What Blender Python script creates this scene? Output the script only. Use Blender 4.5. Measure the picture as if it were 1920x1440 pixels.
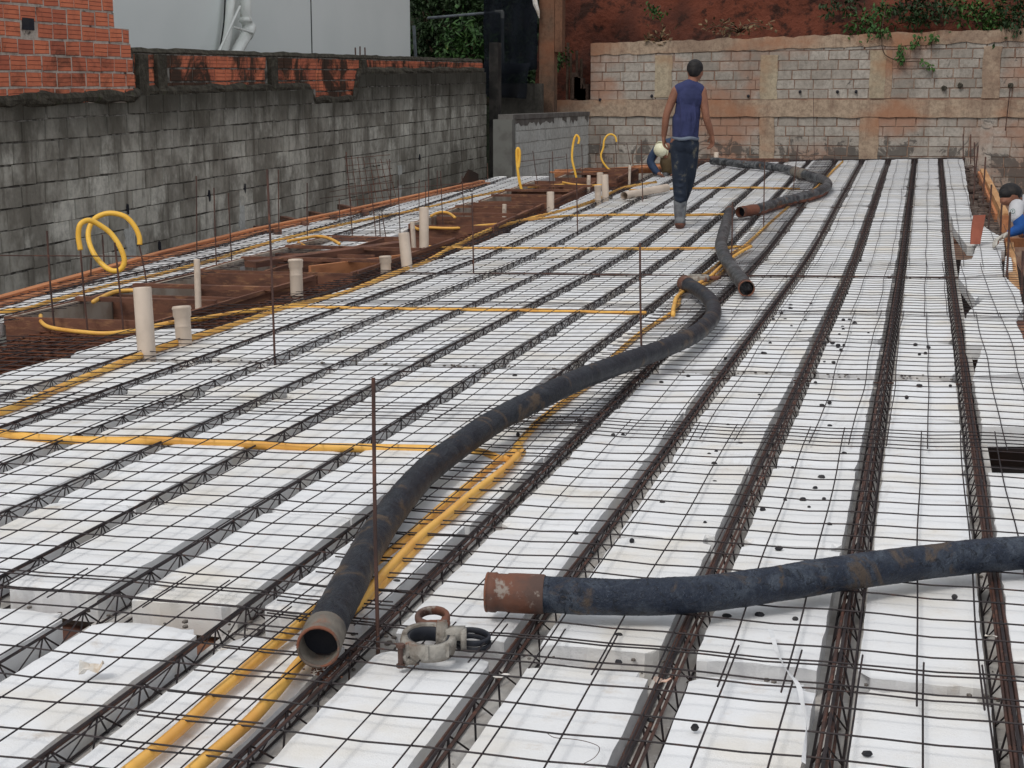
import bpy, bmesh, math, random
from mathutils import Vector, Matrix, noise
random.seed(7)
R=math.radians; rnd=random.random
def ru(a,b): return a+(b-a)*rnd()
S=bpy.context.scene
for o in list(bpy.data.objects): bpy.data.objects.remove(o)
C=S.collection
# ---------------------------------------------------------------- camera, sky, sun, exposure
F=2900.; PIT=math.atan(531/F); YAW=math.atan(778/(F*math.cos(PIT)+531*math.sin(PIT))); H=1.35
cd=bpy.data.cameras.new('Camera'); cam=bpy.data.objects.new('Camera',cd); C.objects.link(cam)
cam.location=(0,0,H); cam.rotation_euler=(math.pi/2-PIT,0,YAW)
cd.sensor_width=36; cd.lens=36*F/1920; cd.clip_end=500; cd.clip_start=.05
S.camera=cam
W=bpy.data.worlds.new('World'); S.world=W; W.use_nodes=True
nt=W.node_tree; bg=nt.nodes['Background']
sky=nt.nodes.new('ShaderNodeTexSky'); sky.sky_type='NISHITA'; sky.sun_disc=False
SUN_EL=R(52); SUN_AZ=R(203)
sky.sun_elevation=SUN_EL; sky.sun_rotation=SUN_AZ; sky.dust_density=4; sky.air_density=1.2
hs=nt.nodes.new('ShaderNodeHueSaturation'); hs.inputs['Saturation'].default_value=.42
nt.links.new(sky.outputs[0],hs.inputs['Color']); cl=nt.nodes.new('ShaderNodeTexNoise');cl.inputs['Scale'].default_value=2.5;cl.inputs['Detail'].default_value=5   # cloud cover
cr_=nt.nodes.new('ShaderNodeMix');cr_.data_type='RGBA';nt.links.new(cl.outputs['Fac'],cr_.inputs[0]);cr_.inputs[6].default_value=(3.6,3.8,4.1,1);cr_.inputs[7].default_value=(5.6,5.65,5.75,1)
mx=nt.nodes.new('ShaderNodeMix');mx.data_type='RGBA';mx.inputs[0].default_value=.72;nt.links.new(hs.outputs[0],mx.inputs[6]);nt.links.new(cr_.outputs[2],mx.inputs[7])
nt.links.new(mx.outputs[2],bg.inputs[0]); bg.inputs[1].default_value=.135
sl=bpy.data.lights.new('Sun','SUN'); sl.energy=1.0; sl.angle=R(16); sl.color=(1,.97,.92)
so=bpy.data.objects.new('Sun',sl); C.objects.link(so)
sd=Vector((math.sin(SUN_AZ)*math.cos(SUN_EL),math.cos(SUN_AZ)*math.cos(SUN_EL),math.sin(SUN_EL)))
so.rotation_euler=sd.to_track_quat('Z','Y').to_euler(); so.location=(0,0,20)
S.view_settings.view_transform='Standard'; S.view_settings.look='None'; S.view_settings.exposure=0.24; S.view_settings.gamma=1
# ---------------------------------------------------------------- measuring helpers: a pixel of the photo -> a point on a real surface
FW=Vector((-math.sin(YAW)*math.cos(PIT),math.cos(YAW)*math.cos(PIT),-math.sin(PIT)))
RT=Vector((math.cos(YAW),math.sin(YAW),0)); UPV=RT.cross(FW); CAM=Vector((0,0,H))
HF=Vector((-math.sin(YAW),math.cos(YAW),0))
def ray(x,y): return FW+RT*((x-960)/F)+UPV*((720-y)/F)
def zd(Y):      # the deck is level, then cambers upwards
    if Y<11.5: return 0.
    if Y<15.5: return .04*(Y-11.5)**2/8
    return .08+.04*(Y-15.5)
def D(x,y,dz=0.):
    r=ray(x,y); a,b=.5,80.
    for i in range(50):
        m=(a+b)/2
        if H+m*r.z-zd(m*r.y)-dz>0: a=m
        else: b=m
    return CAM+r*a
def onX(x,y,X): r=ray(x,y); return CAM+r*(X/r.x)
def onY(x,y,Y): r=ray(x,y); return CAM+r*(Y/r.y)
def atC(x,y,c): return CAM+ray(x,y)*c
def dep(p): return (p-CAM).dot(FW)
def kk(v):
    P=[(-5,0),(3.5,0),(7.8,.12),(12.2,.17),(25,.33),(60,.33)]
    for i in range(len(P)-1):
        if v<=P[i+1][0]:
            t=(v-P[i][0])/(P[i+1][0]-P[i][0]); return P[i][1]+t*(P[i+1][1]-P[i][1])
    return .33
def SV(u,v,z=0.):
    Y=v+kk(v)*(u-.25); return Vector((u,Y,zd(Y)+z))
# ---------------------------------------------------------------- object helpers
def mesh(name,vs,fs,mat,parent=None,smooth=False,attr=None,origin=None,uv=None):
    me=bpy.data.meshes.new(name)
    if origin is not None: vs=[Vector(v)-origin for v in vs]
    me.from_pydata([tuple(v) for v in vs],[],fs); me.update()
    if attr:
        a=me.attributes.new('tone','FLOAT','FACE'); a.data.foreach_set('value',attr)
    if uv:
        l=me.uv_layers.new(name='UVMap'); l.data.foreach_set('uv',[c for t in uv for c in t])
    if smooth: me.polygons.foreach_set('use_smooth',[True]*len(me.polygons))
    o=bpy.data.objects.new(name,me); C.objects.link(o)
    if origin is not None: o.location=origin
    if isinstance(mat,(list,tuple)):
        for m in mat: me.materials.append(m)
    elif mat: me.materials.append(mat)
    if parent is not None:
        o.parent=parent
        if origin is None: o.location=-Vector(parent.location)
        else: o.location=Vector(origin)-Vector(parent.location)
    return o
def empty(name,loc):
    o=bpy.data.objects.new(name,None); o.empty_display_size=.1; o.location=loc; C.objects.link(o); return o
def tag(o,label,cat,group=None,kind=None):
    if label: o['label']=label
    if cat: o['category']=cat
    if group: o['group']=group
    if kind: o['kind']=kind
    return o
class MB:
    def __init__(s): s.v=[];s.f=[];s.a=[];s.uv=[]
    def add(s,vs,fs,tone=0.):
        n=len(s.v); s.v+=[Vector(v) for v in vs]
        for f in fs: s.f.append([n+i for i in f]); s.a.append(tone)
    def box(s,c,ax,ay,az,tone=0.):   # centre and half-axis vectors
        c=Vector(c);ax=Vector(ax);ay=Vector(ay);az=Vector(az)
        vs=[c+ax*i+ay*j+az*k for k in(-1,1) for j in(-1,1) for i in(-1,1)]
        s.add(vs,[(0,2,3,1),(4,5,7,6),(0,1,5,4),(2,6,7,3),(0,4,6,2),(1,3,7,5)],tone)
    def bar(s,p,q,r,n=4,caps=True,tone=0.):
        p=Vector(p);q=Vector(q);d=q-p
        if d.length<1e-6: return
        d.normalize();u=d.orthogonal().normalized();w=d.cross(u)
        vs=[]
        for c in(p,q):
            for i in range(n):
                a=2*math.pi*(i+.5)/n; vs.append(c+(u*math.cos(a)+w*math.sin(a))*r)
        fs=[(i,(i+1)%n,n+(i+1)%n,n+i) for i in range(n)]
        if caps: fs+=[tuple(range(n))[::-1],tuple(range(n,2*n))]
        s.add(vs,fs,tone)
    def plank(s,p,q,w,h,up=Vector((0,0,1)),tone=0.):  # board from p to q, w across, h along up, top edge centred on p-q
        p=Vector(p);q=Vector(q);d=(q-p);L=d.length;d.normalize();sd_=d.cross(up).normalized();u=sd_.cross(d).normalized()
        s.box((p+q)/2-u*h/2,d*L/2,sd_*w/2,u*h/2,tone)
    def tube(s,pts,rad,n=12,closed=False,caps=True,tone=0.,bump=None):
        pts=[Vector(p) for p in pts];m=len(pts)
        if not hasattr(rad,'__len__'): rad=[rad]*m
        t=[]
        for i in range(m):
            if closed: t.append((pts[(i+1)%m]-pts[i-1]).normalized())
            else: t.append((pts[min(i+1,m-1)]-pts[max(i-1,0)]).normalized())
        u=t[0].cross(Vector((0,0,1)))
        if u.length<.1: u=t[0].cross(Vector((1,0,0)))
        u.normalize(); vs=[]
        for i in range(m):
            u=(u-t[i]*u.dot(t[i])).normalized(); w=t[i].cross(u)
            for j in range(n):
                a=2*math.pi*j/n; r=rad[i]
                if bump: r*=1+bump(i,j,pts[i])
                vs.append(pts[i]+(u*math.cos(a)+w*math.sin(a))*r)
        fs=[]
        for i in range(m if closed else m-1):
            k=(i+1)%m
            for j in range(n): fs.append((i*n+j,i*n+(j+1)%n,k*n+(j+1)%n,k*n+j))
        if caps and not closed: fs+=[tuple(range(n))[::-1],tuple(range((m-1)*n,m*n))]
        s.add(vs,fs,tone)
    def sphere(s,c,r,sc=(1,1,1),n=10,rot=None,tone=0.):
        c=Vector(c);vs=[];fs=[];m=n//2+1
        for i in range(m+1):
            th=math.pi*i/m
            for j in range(n):
                ph=2*math.pi*j/n
                p=Vector((math.sin(th)*math.cos(ph)*sc[0],math.sin(th)*math.sin(ph)*sc[1],math.cos(th)*sc[2]))*r
                if rot: p=rot@p
                vs.append(c+p)
        for i in range(m):
            for j in range(n): fs.append((i*n+j,(i+1)*n+j,(i+1)*n+(j+1)%n,i*n+(j+1)%n))
        s.add(vs,fs,tone)
    def build(s,name,mat,parent=None,smooth=False,origin=None):
        return mesh(name,s.v,s.f,mat,parent,smooth,s.a,origin)
def cr(pts,k=8):   # Catmull-Rom
    pts=[Vector(p) for p in pts];o=[]
    for i in range(len(pts)-1):
        a=pts[max(i-1,0)];b=pts[i];c=pts[i+1];d=pts[min(i+2,len(pts)-1)]
        for j in range(k):
            t=j/k;o.append(.5*((2*b)+(c-a)*t+(2*a-5*b+4*c-d)*t*t+(3*b-a-3*c+d)*t**3))
    o.append(pts[-1]);return o
# ---------------------------------------------------------------- materials
def nmat(name,rough=.8,metal=0.):
    m=bpy.data.materials.new(name);m.use_nodes=True;b=m.node_tree.nodes['Principled BSDF']
    b.inputs['Roughness'].default_value=rough;b.inputs['Metallic'].default_value=metal
    b.inputs['Specular IOR Level'].default_value=.3
    return m,m.node_tree,b
def N(nt,t,**k):
    n=nt.nodes.new(t)
    for a,v in k.items():
        if hasattr(n,a) and a not in('inputs',): setattr(n,a,v)
    return n
def inp(nt,n,i,v):
    if isinstance(v,bpy.types.NodeSocket): nt.links.new(v,n.inputs[i])
    else: n.inputs[i].default_value=v
def noi(nt,sc,det=4,rough=.55,vec=None,stretch=None,dist=0):
    n=N(nt,'ShaderNodeTexNoise');n.inputs['Scale'].default_value=sc;n.inputs['Detail'].default_value=det;n.inputs['Roughness'].default_value=rough
    n.inputs['Distortion'].default_value=dist
    if vec is None:
        vec=N(nt,'ShaderNodeTexCoord').outputs['Object']
    if stretch:
        mp=N(nt,'ShaderNodeMapping');mp.inputs['Scale'].default_value=stretch;nt.links.new(vec,mp.inputs[0]);vec=mp.outputs[0]
    nt.links.new(vec,n.inputs['Vector']);return n.outputs['Fac']
def ramp(nt,f,lo,hi):
    n=N(nt,'ShaderNodeMapRange');n.interpolation_type='SMOOTHSTEP'
    inp(nt,n,0,f);n.inputs[1].default_value=lo;n.inputs[2].default_value=hi;return n.outputs[0]
def mix(nt,f,a,b,mode='MIX'):
    n=N(nt,'ShaderNodeMix');n.data_type='RGBA';n.blend_type=mode
    inp(nt,n,0,f)
    for i,v in((6,a),(7,b)):
        if isinstance(v,bpy.types.NodeSocket): nt.links.new(v,n.inputs[i])
        else: n.inputs[i].default_value=(*v,1)
    return n.outputs[2]
def mth(nt,op,a,b=0.):
    n=N(nt,'ShaderNodeMath');n.operation=op;inp(nt,n,0,a);inp(nt,n,1,b);return n.outputs[0]
def bump(nt,b,h,st,dist=.01):
    n=N(nt,'ShaderNodeBump');n.inputs['Strength'].default_value=st;n.inputs['Distance'].default_value=dist
    nt.links.new(h,n.inputs['Height']);nt.links.new(n.outputs[0],b.inputs['Normal'])
def geo(nt): return N(nt,'ShaderNodeNewGeometry').outputs['Position']
def attr(nt,name='tone'):
    n=N(nt,'ShaderNodeAttribute');n.attribute_name=name;return n.outputs['Fac']
def orand(nt): return N(nt,'ShaderNodeObjectInfo').outputs['Random']
def simple(name,c1,c2,sc=6,rough=.8,metal=0.,c3=None,sc3=30,lo=.4,hi=.65,lo3=.55,hi3=.7,b=.2,bs=60,stretch=None,bd=.004):
    m,nt,p=nmat(name,rough,metal);g=geo(nt)
    col=mix(nt,ramp(nt,noi(nt,sc,5,vec=g,stretch=stretch),lo,hi),c1,c2)
    if c3: col=mix(nt,ramp(nt,noi(nt,sc3,5,.65,vec=g,stretch=stretch),lo3,hi3),col,c3)
    nt.links.new(col,p.inputs['Base Color'])
    if b: bump(nt,p,noi(nt,bs,5,vec=g,stretch=stretch),b,bd)
    return m
# foam
m,nt,p=nmat('foam',.75);M_EPS=m;g=geo(nt)
col=mix(nt,ramp(nt,noi(nt,2.2,5,.6,vec=g),.45,.75),(.79,.80,.815),(.73,.69,.62))
col=mix(nt,mth(nt,'MULTIPLY',ramp(nt,noi(nt,7,6,.7,vec=g),.56,.76),.55),col,(.52,.42,.32))
col=mix(nt,mth(nt,'MULTIPLY',ramp(nt,noi(nt,5,6,.7,vec=g,stretch=(1,.25,1)),.58,.72),.40),col,(.36,.33,.30))
col=mix(nt,mth(nt,'MULTIPLY',ramp(nt,noi(nt,55,5,.8,vec=g),.66,.72),.5),col,(.33,.29,.25))
col=mix(nt,mth(nt,'MULTIPLY',ramp(nt,noi(nt,3.1,5,.75,vec=g,stretch=(1.1,1,1)),.70,.76),.55),col,(.50,.22,.12))
col=mix(nt,mth(nt,'MULTIPLY',orand(nt),.24),col,(.64,.62,.58))
nt.links.new(col,p.inputs['Base Color'])
vo=N(nt,'ShaderNodeTexVoronoi');vo.inputs['Scale'].default_value=240;nt.links.new(g,vo.inputs['Vector'])
bump(nt,p,mth(nt,'ADD',mth(nt,'MULTIPLY',vo.outputs['Distance'],.5),noi(nt,40,5,.7,vec=g)),.35,.003)
M_CON=simple('joist_concrete',(.56,.54,.51),(.40,.37,.34),9,.9,c3=(.62,.60,.58),sc3=40,b=.4)
M_WIRE=simple('mesh_wire',(.030,.021,.022),(.016,.013,.015),14,.6,c3=(.07,.032,.022),sc3=25,b=0,lo3=.58)
M_BAR=simple('rebar_steel',(.085,.042,.032),(.048,.027,.023),8,.65,c3=(.15,.065,.042),sc3=18,b=.5,bs=250,lo3=.52)
M_RUST=simple('rusty_steel',(.13,.045,.022),(.06,.024,.016),8,.8,c3=(.20,.08,.04),sc3=20,b=.4,bs=150)
M_YELU=simple('clean_yellow_conduit',(.84,.50,.075),(.76,.42,.05),5,.42,b=.1,bs=40)
M_YEL=simple('yellow_conduit',(.80,.45,.10),(.70,.35,.075),5,.42,c3=(.55,.30,.10),sc3=14,b=.1,bs=40,lo3=.66,hi3=.8)
M_PVC=simple('cream_pipe',(.60,.50,.41),(.52,.43,.35),5,.45,c3=(.38,.29,.20),sc3=9,b=.05,lo3=.6,hi3=.85)
M_PVCD=simple('pipe_inside',(.20,.12,.08),(.10,.06,.04),5,.8)
M_WOOD=simple('formwork_wood',(.175,.078,.050),(.105,.050,.036),5,.85,c3=(.28,.14,.075),sc3=9,b=.6,bs=30,stretch=(1,.25,3),lo3=.5)
M_WOODO=simple('orange_board',(.52,.22,.10),(.36,.145,.07),4,.8,c3=(.42,.21,.10),sc3=7,b=.5,bs=30,stretch=(3,.3,3))
M_WOODL=simple('fresh_timber',(.50,.28,.13),(.38,.19,.08),4,.75,c3=(.6,.40,.22),sc3=7,b=.4,bs=30,stretch=(3,.3,3))
M_PLY=simple('stained_ply',(.42,.36,.30),(.32,.25,.195),5,.9,c3=(.18,.10,.07),sc3=4,b=.3,lo3=.55)
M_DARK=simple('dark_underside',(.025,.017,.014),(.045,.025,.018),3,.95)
M_STONE=simple('dark_stone',(.018,.018,.022),(.04,.038,.038),30,.7,b=.5)
M_PAPER=simple('scrap_paper',(.72,.70,.66),(.55,.46,.36),20,.8,b=0)
M_PLASTIC=simple('clear_strip',(.66,.67,.68),(.75,.75,.76),20,.3,b=0)
M_TILE=simple('red_tile',(.30,.095,.06),(.24,.075,.048),8,.85,b=.2)
# hose rubber
def hose_mat(name,c0,scuff,mud,mf=.5):
    m,nt,p=nmat(name,.45);g=geo(nt);t=attr(nt)
    col=mix(nt,ramp(nt,noi(nt,7,6,.7,vec=g,dist=1.5),.42,.62),c0,scuff)
    col=mix(nt,ramp(nt,noi(nt,26,6,.8,vec=g,dist=2),.52,.60),col,tuple(x*.45 for x in c0))
    col=mix(nt,mth(nt,'MULTIPLY',ramp(nt,noi(nt,60,4,.8,vec=g,dist=3),.60,.66),.7),col,tuple(min(1,x*1.9) for x in scuff))
    col=mix(nt,ramp(nt,noi(nt,5.5,5,.65,vec=g,dist=1),mf,mf+.10),col,mud)
    nt.links.new(col,p.inputs['Base Color'])
    r=N(nt,'ShaderNodeMapRange');inp(nt,r,0,noi(nt,12,4,vec=g));r.inputs[3].default_value=.22;r.inputs[4].default_value=.58;nt.links.new(r.outputs[0],p.inputs['Roughness'])
    wv=noi(nt,70,3,.6,vec=g,stretch=(1,.25,1),dist=2.5)
    bump(nt,p,mth(nt,'ADD',noi(nt,45,6,.7,vec=g,dist=1),mth(nt,'MULTIPLY',wv,.8)),.75,.007);return m
M_HOSE=hose_mat('hose_rubber',(.009,.012,.020),(.026,.031,.040),(.085,.058,.038),.56)
M_HOSEB=hose_mat('hose_rubber_blue',(.014,.021,.038),(.050,.063,.085),(.075,.055,.042),.57)
M_HOSEG=hose_mat('hose_rubber_grey',(.020,.022,.026),(.13,.135,.14),(.12,.07,.045),.60)
M_HORED=simple('mud_caked_rubber',(.20,.075,.045),(.12,.05,.035),6,.9,c3=(.05,.04,.04),sc3=9,b=.6)
M_COUP=simple('rusty_coupling',(.16,.065,.04),(.09,.055,.045),7,.7,c3=(.26,.22,.19),sc3=16,b=.7,bs=45,lo3=.58,hi3=.66)
M_COUPG=simple('cement_coupling',(.17,.15,.125),(.10,.088,.075),12,.75,c3=(.24,.09,.045),sc3=9,b=.8,bs=60,lo3=.50)
M_COUPD=simple('rusty_lip',(.14,.11,.09),(.08,.065,.055),14,.7,c3=(.19,.075,.045),sc3=11,b=.6,bs=90,lo3=.47,hi3=.56)
M_CLAMP=simple('cement_crusted_clamp',(.34,.32,.285),(.17,.145,.12),18,.75,c3=(.22,.09,.05),sc3=11,b=1,bs=70,lo3=.56,bd=.006)
M_SEAL=simple('rubber_seal',(.02,.023,.032),(.05,.05,.055),10,.6)
M_INNER=simple('opening_shade',(.012,.014,.022),(.025,.025,.03),8,.7)  # near-black colour carries the shade of bores and wall cavities
# masonry
def block_mat(name,ca,cb,stain,orange=None,top=None,streak=.6,b=.5,zt=None,clean=None,low=None):
    m,nt,p=nmat(name,.92);g=geo(nt);t=attr(nt)
    col=mix(nt,t,ca,cb)
    col=mix(nt,mth(nt,'MULTIPLY',ramp(nt,noi(nt,14,6,.75,vec=g),.40,.65),.75),col,tuple(x*.55 for x in ca))
    col=mix(nt,mth(nt,'MULTIPLY',ramp(nt,noi(nt,1.1,5,.7,vec=g,stretch=(1,1,.8)),.42,.62),streak),col,stain)
    col=mix(nt,mth(nt,'MULTIPLY',ramp(nt,noi(nt,5,5,.7,vec=g,stretch=(1,1,.12)),.5,.68),streak),col,stain)
    if orange: col=mix(nt,mth(nt,'MULTIPLY',ramp(nt,noi(nt,.55,4,.6,vec=g,stretch=(1,1,1.6)),.45,.66),.8),col,orange)
    if zt:
        sp=N(nt,'ShaderNodeSeparateXYZ');nt.links.new(g,sp.inputs[0])
        z=mth(nt,'ADD',sp.outputs[2],mth(nt,'MULTIPLY',noi(nt,1.6,5,.7,vec=g,stretch=(1,1,.4)),zt[3]))
        z=mth(nt,'SUBTRACT',z,mth(nt,'MULTIPLY',sp.outputs[1],zt[4]))
        col=mix(nt,mth(nt,'MULTIPLY',ramp(nt,z,zt[0],zt[1]),zt[2]),col,top)
    if low:   # cement splashes and damp low on the wall
        sp=N(nt,'ShaderNodeSeparateXYZ');nt.links.new(g,sp.inputs[0])
        zz=mth(nt,'MULTIPLY',ramp(nt,sp.outputs[2],1.0,.1),.16)
        col=mix(nt,mth(nt,'MULTIPLY',ramp(nt,mth(nt,'ADD',noi(nt,2.2,6,.72,vec=g,dist=.8),zz),.62,.68),.8),col,low)
    nt.links.new(col,p.inputs['Base Color'])
    h=mth(nt,'ADD',noi(nt,35,6,.7,vec=g),noi(nt,8,4,vec=g));bump(nt,p,h,b,.01);return m
M_BLKL=block_mat('weathered_block',(.69,.665,.585),(.33,.305,.255),(.115,.10,.078),top=(.030,.027,.019),zt=(.62,1.62,.93,.75,.020),streak=.72)
M_BLKF=block_mat('orange_stained_block',(.50,.455,.40),(.36,.315,.27),(.13,.11,.09),orange=(.37,.19,.12),streak=.35,b=.4,low=(.085,.075,.068))
M_BLKN=block_mat('new_block',(.60,.605,.57),(.50,.505,.48),(.26,.24,.21),streak=.3,b=.3)
M_PLAST=block_mat('stained_plaster',(.43,.32,.23),(.49,.38,.28),(.18,.11,.08),orange=(.38,.18,.10),streak=.5,b=.5)
M_PLASTC=block_mat('cream_plaster',(.50,.42,.30),(.43,.35,.25),(.24,.17,.12),orange=(.40,.22,.12),streak=.35,b=.5)
M_MORD=simple('dark_joint',(.060,.055,.047),(.24,.225,.20),9,.95,b=.4)
M_MORO=simple('orange_joint',(.24,.14,.10),(.34,.24,.18),5,.95,b=.4)
M_MORG=simple('grey_mortar',(.50,.44,.38),(.34,.29,.25),12,.95,c3=(.05,.04,.035),sc3=7,b=.8,bs=40,bd=.01)
M_MOSS=simple('mossy_ledge',(.045,.040,.030),(.085,.076,.058),12,1,c3=(.05,.06,.028),sc3=5,b=1,bs=30,bd=.02,lo3=.6)
def brick_mat(name,dirt):
    m,nt,p=nmat(name,.85);g=geo(nt);t=attr(nt)
    col=mix(nt,t,(.70,.215,.11),(.46,.13,.075))
    col=mix(nt,mth(nt,'MULTIPLY',ramp(nt,noi(nt,6,6,.7,vec=g),.45,.7),.5),col,(.34,.10,.06))
    uv=N(nt,'ShaderNodeUVMap');sp=N(nt,'ShaderNodeSeparateXYZ');nt.links.new(uv.outputs[0],sp.inputs[0])
    fr=mth(nt,'FRACT',mth(nt,'MULTIPLY',sp.outputs[1],3.0))
    gr=mth(nt,'LESS_THAN',mth(nt,'ABSOLUTE',mth(nt,'SUBTRACT',fr,.5)),.43)
    col=mix(nt,gr,(.17,.045,.03),col)
    col=mix(nt,mth(nt,'MULTIPLY',ramp(nt,noi(nt,1.7,6,.7,vec=g,dist=.6),dirt[0],dirt[1]),dirt[2]),col,(.028,.022,.015))
    nt.links.new(col,p.inputs['Base Color']);bump(nt,p,gr,.6,.006);return m
M_BRICK=brick_mat('hollow_clay_brick',(.50,.70,.75))
M_BRICKD=brick_mat('dirty_clay_brick',(.40,.56,.95))
M_EARTH=simple('red_earth',(.125,.036,.020),(.060,.020,.013),.9,1,c3=(.030,.012,.008),sc3=2.5,b=1,bs=7,bd=.08,lo3=.5,hi3=.62)
M_GROUND=simple('brown_ground',(.05,.03,.02),(.03,.02,.015),1,1)
M_PANEL=simple('grey_cladding',(.80,.835,.81),(.76,.80,.775),.5,.7,b=.03)
M_SEAM=simple('dark_seam',(.03,.035,.035),(.04,.04,.04),4,.9)
M_DPIPE=simple('white_downpipe',(.80,.82,.78),(.72,.74,.70),3,.5,c3=(.5,.48,.42),sc3=6,b=.05,lo3=.6)
M_GALV=simple('galvanised_tube',(.16,.18,.20),(.10,.11,.12),5,.5,b=0)
M_LEAFD=simple('dark_leaf',(.016,.036,.011),(.030,.062,.018),2,.6,b=0)
M_LEAFB=simple('bright_leaf',(.028,.078,.017),(.048,.11,.022),3,.6,c3=(.20,.20,.04),sc3=6,b=0,lo3=.66)
M_DRY=simple('dry_leaf',(.20,.15,.08),(.10,.06,.035),6,.9,b=0)
M_TWIG=simple('twig_bark',(.07,.045,.03),(.12,.085,.06),9,.9,b=0)
m,nt,p=nmat('shade_net',.9);M_NET=m   # open weave
g=geo(nt);p.inputs['Base Color'].default_value=(.006,.009,.016,1)
tr=N(nt,'ShaderNodeBsdfTransparent');ms=N(nt,'ShaderNodeMixShader')
al=ramp(nt,noi(nt,1.3,4,vec=g,stretch=(1,1,.4)),.3,.7);al=mth(nt,'ADD',mth(nt,'MULTIPLY',al,.30),.42)
nt.links.new(al,ms.inputs[0]);nt.links.new(tr.outputs[0],ms.inputs[1]);nt.links.new(p.outputs[0],ms.inputs[2])
nt.links.new(ms.outputs[0],nt.nodes['Material Output'].inputs['Surface'])
# cloth, skin
M_SKIN=simple('skin',(.235,.105,.065),(.20,.088,.055),12,.6,b=.05)
M_HAIR=simple('black_hair',(.008,.007,.008),(.016,.013,.012),40,.6,b=.6,bs=180)
M_SHIRT=simple('blue_shirt',(.036,.043,.115),(.028,.034,.090),5,.9,b=.5,bs=9,bd=.03)
M_JEAN=simple('muddy_jeans',(.012,.018,.032),(.020,.028,.045),7,.9,c3=(.15,.14,.11),sc3=7,b=.5,bs=14,lo3=.56,hi3=.72,bd=.02)
M_BOOT=simple('cement_boot',(.17,.18,.19),(.10,.10,.11),14,.7,c3=(.26,.26,.25),sc3=9,b=.5)
M_BOOTR=simple('muddy_sole',(.15,.06,.04),(.10,.045,.03),14,.8)
M_HEM=simple('grey_hem',(.16,.19,.24),(.12,.14,.18),10,.9)
M_HELM=simple('cream_helmet',(.74,.72,.54),(.66,.63,.44),6,.4,c3=(.40,.36,.22),sc3=8,b=0,lo3=.6)
M_NAVY=simple('navy_sleeve',(.020,.034,.070),(.030,.048,.09),7,.9,b=.4,bs=15,bd=.02)
M_KHAKI=simple('khaki_trousers',(.15,.105,.055),(.20,.145,.085),6,.9,b=.4,bs=15,bd=.02)
M_WHITE=simple('white_shirt',(.52,.52,.54),(.46,.46,.48),5,.9,b=.5,bs=14,bd=.02)
M_BLUE=simple('blue_undersleeve',(.018,.085,.30),(.014,.065,.23),7,.9,b=.4,bs=15,bd=.02)
M_GLOVE=simple('white_glove',(.50,.48,.44),(.35,.32,.28),20,.9)
M_GREEN=simple('green_print',(.03,.13,.09),(.03,.11,.08),9,.9,b=0)
ORD=['first','second','third','fourth','fifth','sixth','seventh','eighth','ninth','tenth','eleventh','twelfth','thirteenth','fourteenth','fifteenth','sixteenth','seventeenth','eighteenth','nineteenth','twentieth','twenty-first','twenty-second','twenty-third','twenty-fourth']
# ================================================================ SETTING
o=mesh('ground',[(-60,-20,-3),(60,-20,-3),(60,90,-3),(-60,90,-3)],[(0,1,2,3)],M_GROUND);tag(o,None,None,kind='structure')
# hillside of red earth behind the far wall
vs=[];fs=[];nx,ny=90,60
for j in range(ny+1):
    for i in range(nx+1):
        x=-8.35+30*i/nx; t=j/ny; s=t*14
        z=2.20+.022*(x+7)+s*.80; y=33.45+s*.42
        if x<-7.3: z-=1.7*min(1,(-7.3-x)/.3)*max(0,1-t*8)
        n=noise.fractal(Vector((x*.5,s*.5,3)),1,2,5)*.45+noise.noise(Vector((x*1.7,s*.25,1)))*.14
        vs.append((x+n*.1,y-n*.9+.25*math.sin(x*.8),z+n*.25 if j else z))
for j in range(ny):
    for i in range(nx): a=j*(nx+1)+i;fs.append((a,a+1,a+nx+2,a+nx+1))
n0=len(vs)
for i in range(nx+1): vs.append((vs[i][0],vs[i][1]+.1,-3))
for i in range(nx): fs.append((n0+i,n0+i+1,i+1,i))
o=mesh('hillside',vs,fs,M_EARTH,smooth=True);tag(o,None,None,kind='structure')
vs=[];fs=[]
for j in range(31):
    for i in range(31):
        x=-34+32*i/30;t=j/30;vs.append((x,43+t*6+.8*noise.noise(Vector((x*.4,t*6,0))),-3+t*16))
for j in range(30):
    for i in range(30): a=j*31+i;fs.append((a,a+1,a+32,a+31))
o=mesh('hillside',vs,fs,simple('dark_scrub',(.016,.022,.012),(.028,.022,.014),1.5,1,b=1,bs=3,bd=.2),smooth=True);tag(o,None,None,kind='structure')  # dark green-brown scrub slope
# ---------------------------------------------------------------- masonry
def brickrow(mb,P0,d,nrm,s0,s1,zb,zt,bw,joint,rise,off,jit=.004,proud=.010,skip=None,s_ref=None,end_s=None):
    """one course of blocks along d from s0 to s1"""
    s=s0-off
    P0=Vector(P0);d=Vector(d);nrm=Vector(nrm)
    while s<s1:
        w=bw*(1+ru(-.03,.03)); a=max(s+joint/2,s0);b=min(s+w-joint/2,s1)
        if b-a>.04 and not(skip and skip((a+b)/2,(zb+zt)/2)):
            t=min(1,max(0,random.gauss(.45,.28))); pr=proud+ru(-.004,.006)
            q=[]
            for (ss,zz) in((a,zb+joint/2),(b,zb+joint/2),(b,zt-joint/2),(a,zt-joint/2)):
                ss2=ss+ru(-jit,jit);zz2=zz+ru(-jit,jit)
                q.append(P0+d*ss2+Vector((0,0,zz2+rise*ss2)))
            c=sum(q,Vector())/4
            fr=[c+(x-c)*(1-.012/max(.1,(b-a)))+nrm*pr for x in q]
            n=len(mb.v);mb.v+=q+fr
            for f in((4,5,6,7),(0,1,5,4),(1,2,6,5),(2,3,7,6),(3,0,4,7)):
                mb.f.append([n+i for i in f]);mb.a.append(t)
                mb.uv+= [(0,0),(1,0),(1,1),(0,1)] if f==(4,5,6,7) else [(.5,.17)]*4
        s+=w
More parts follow.
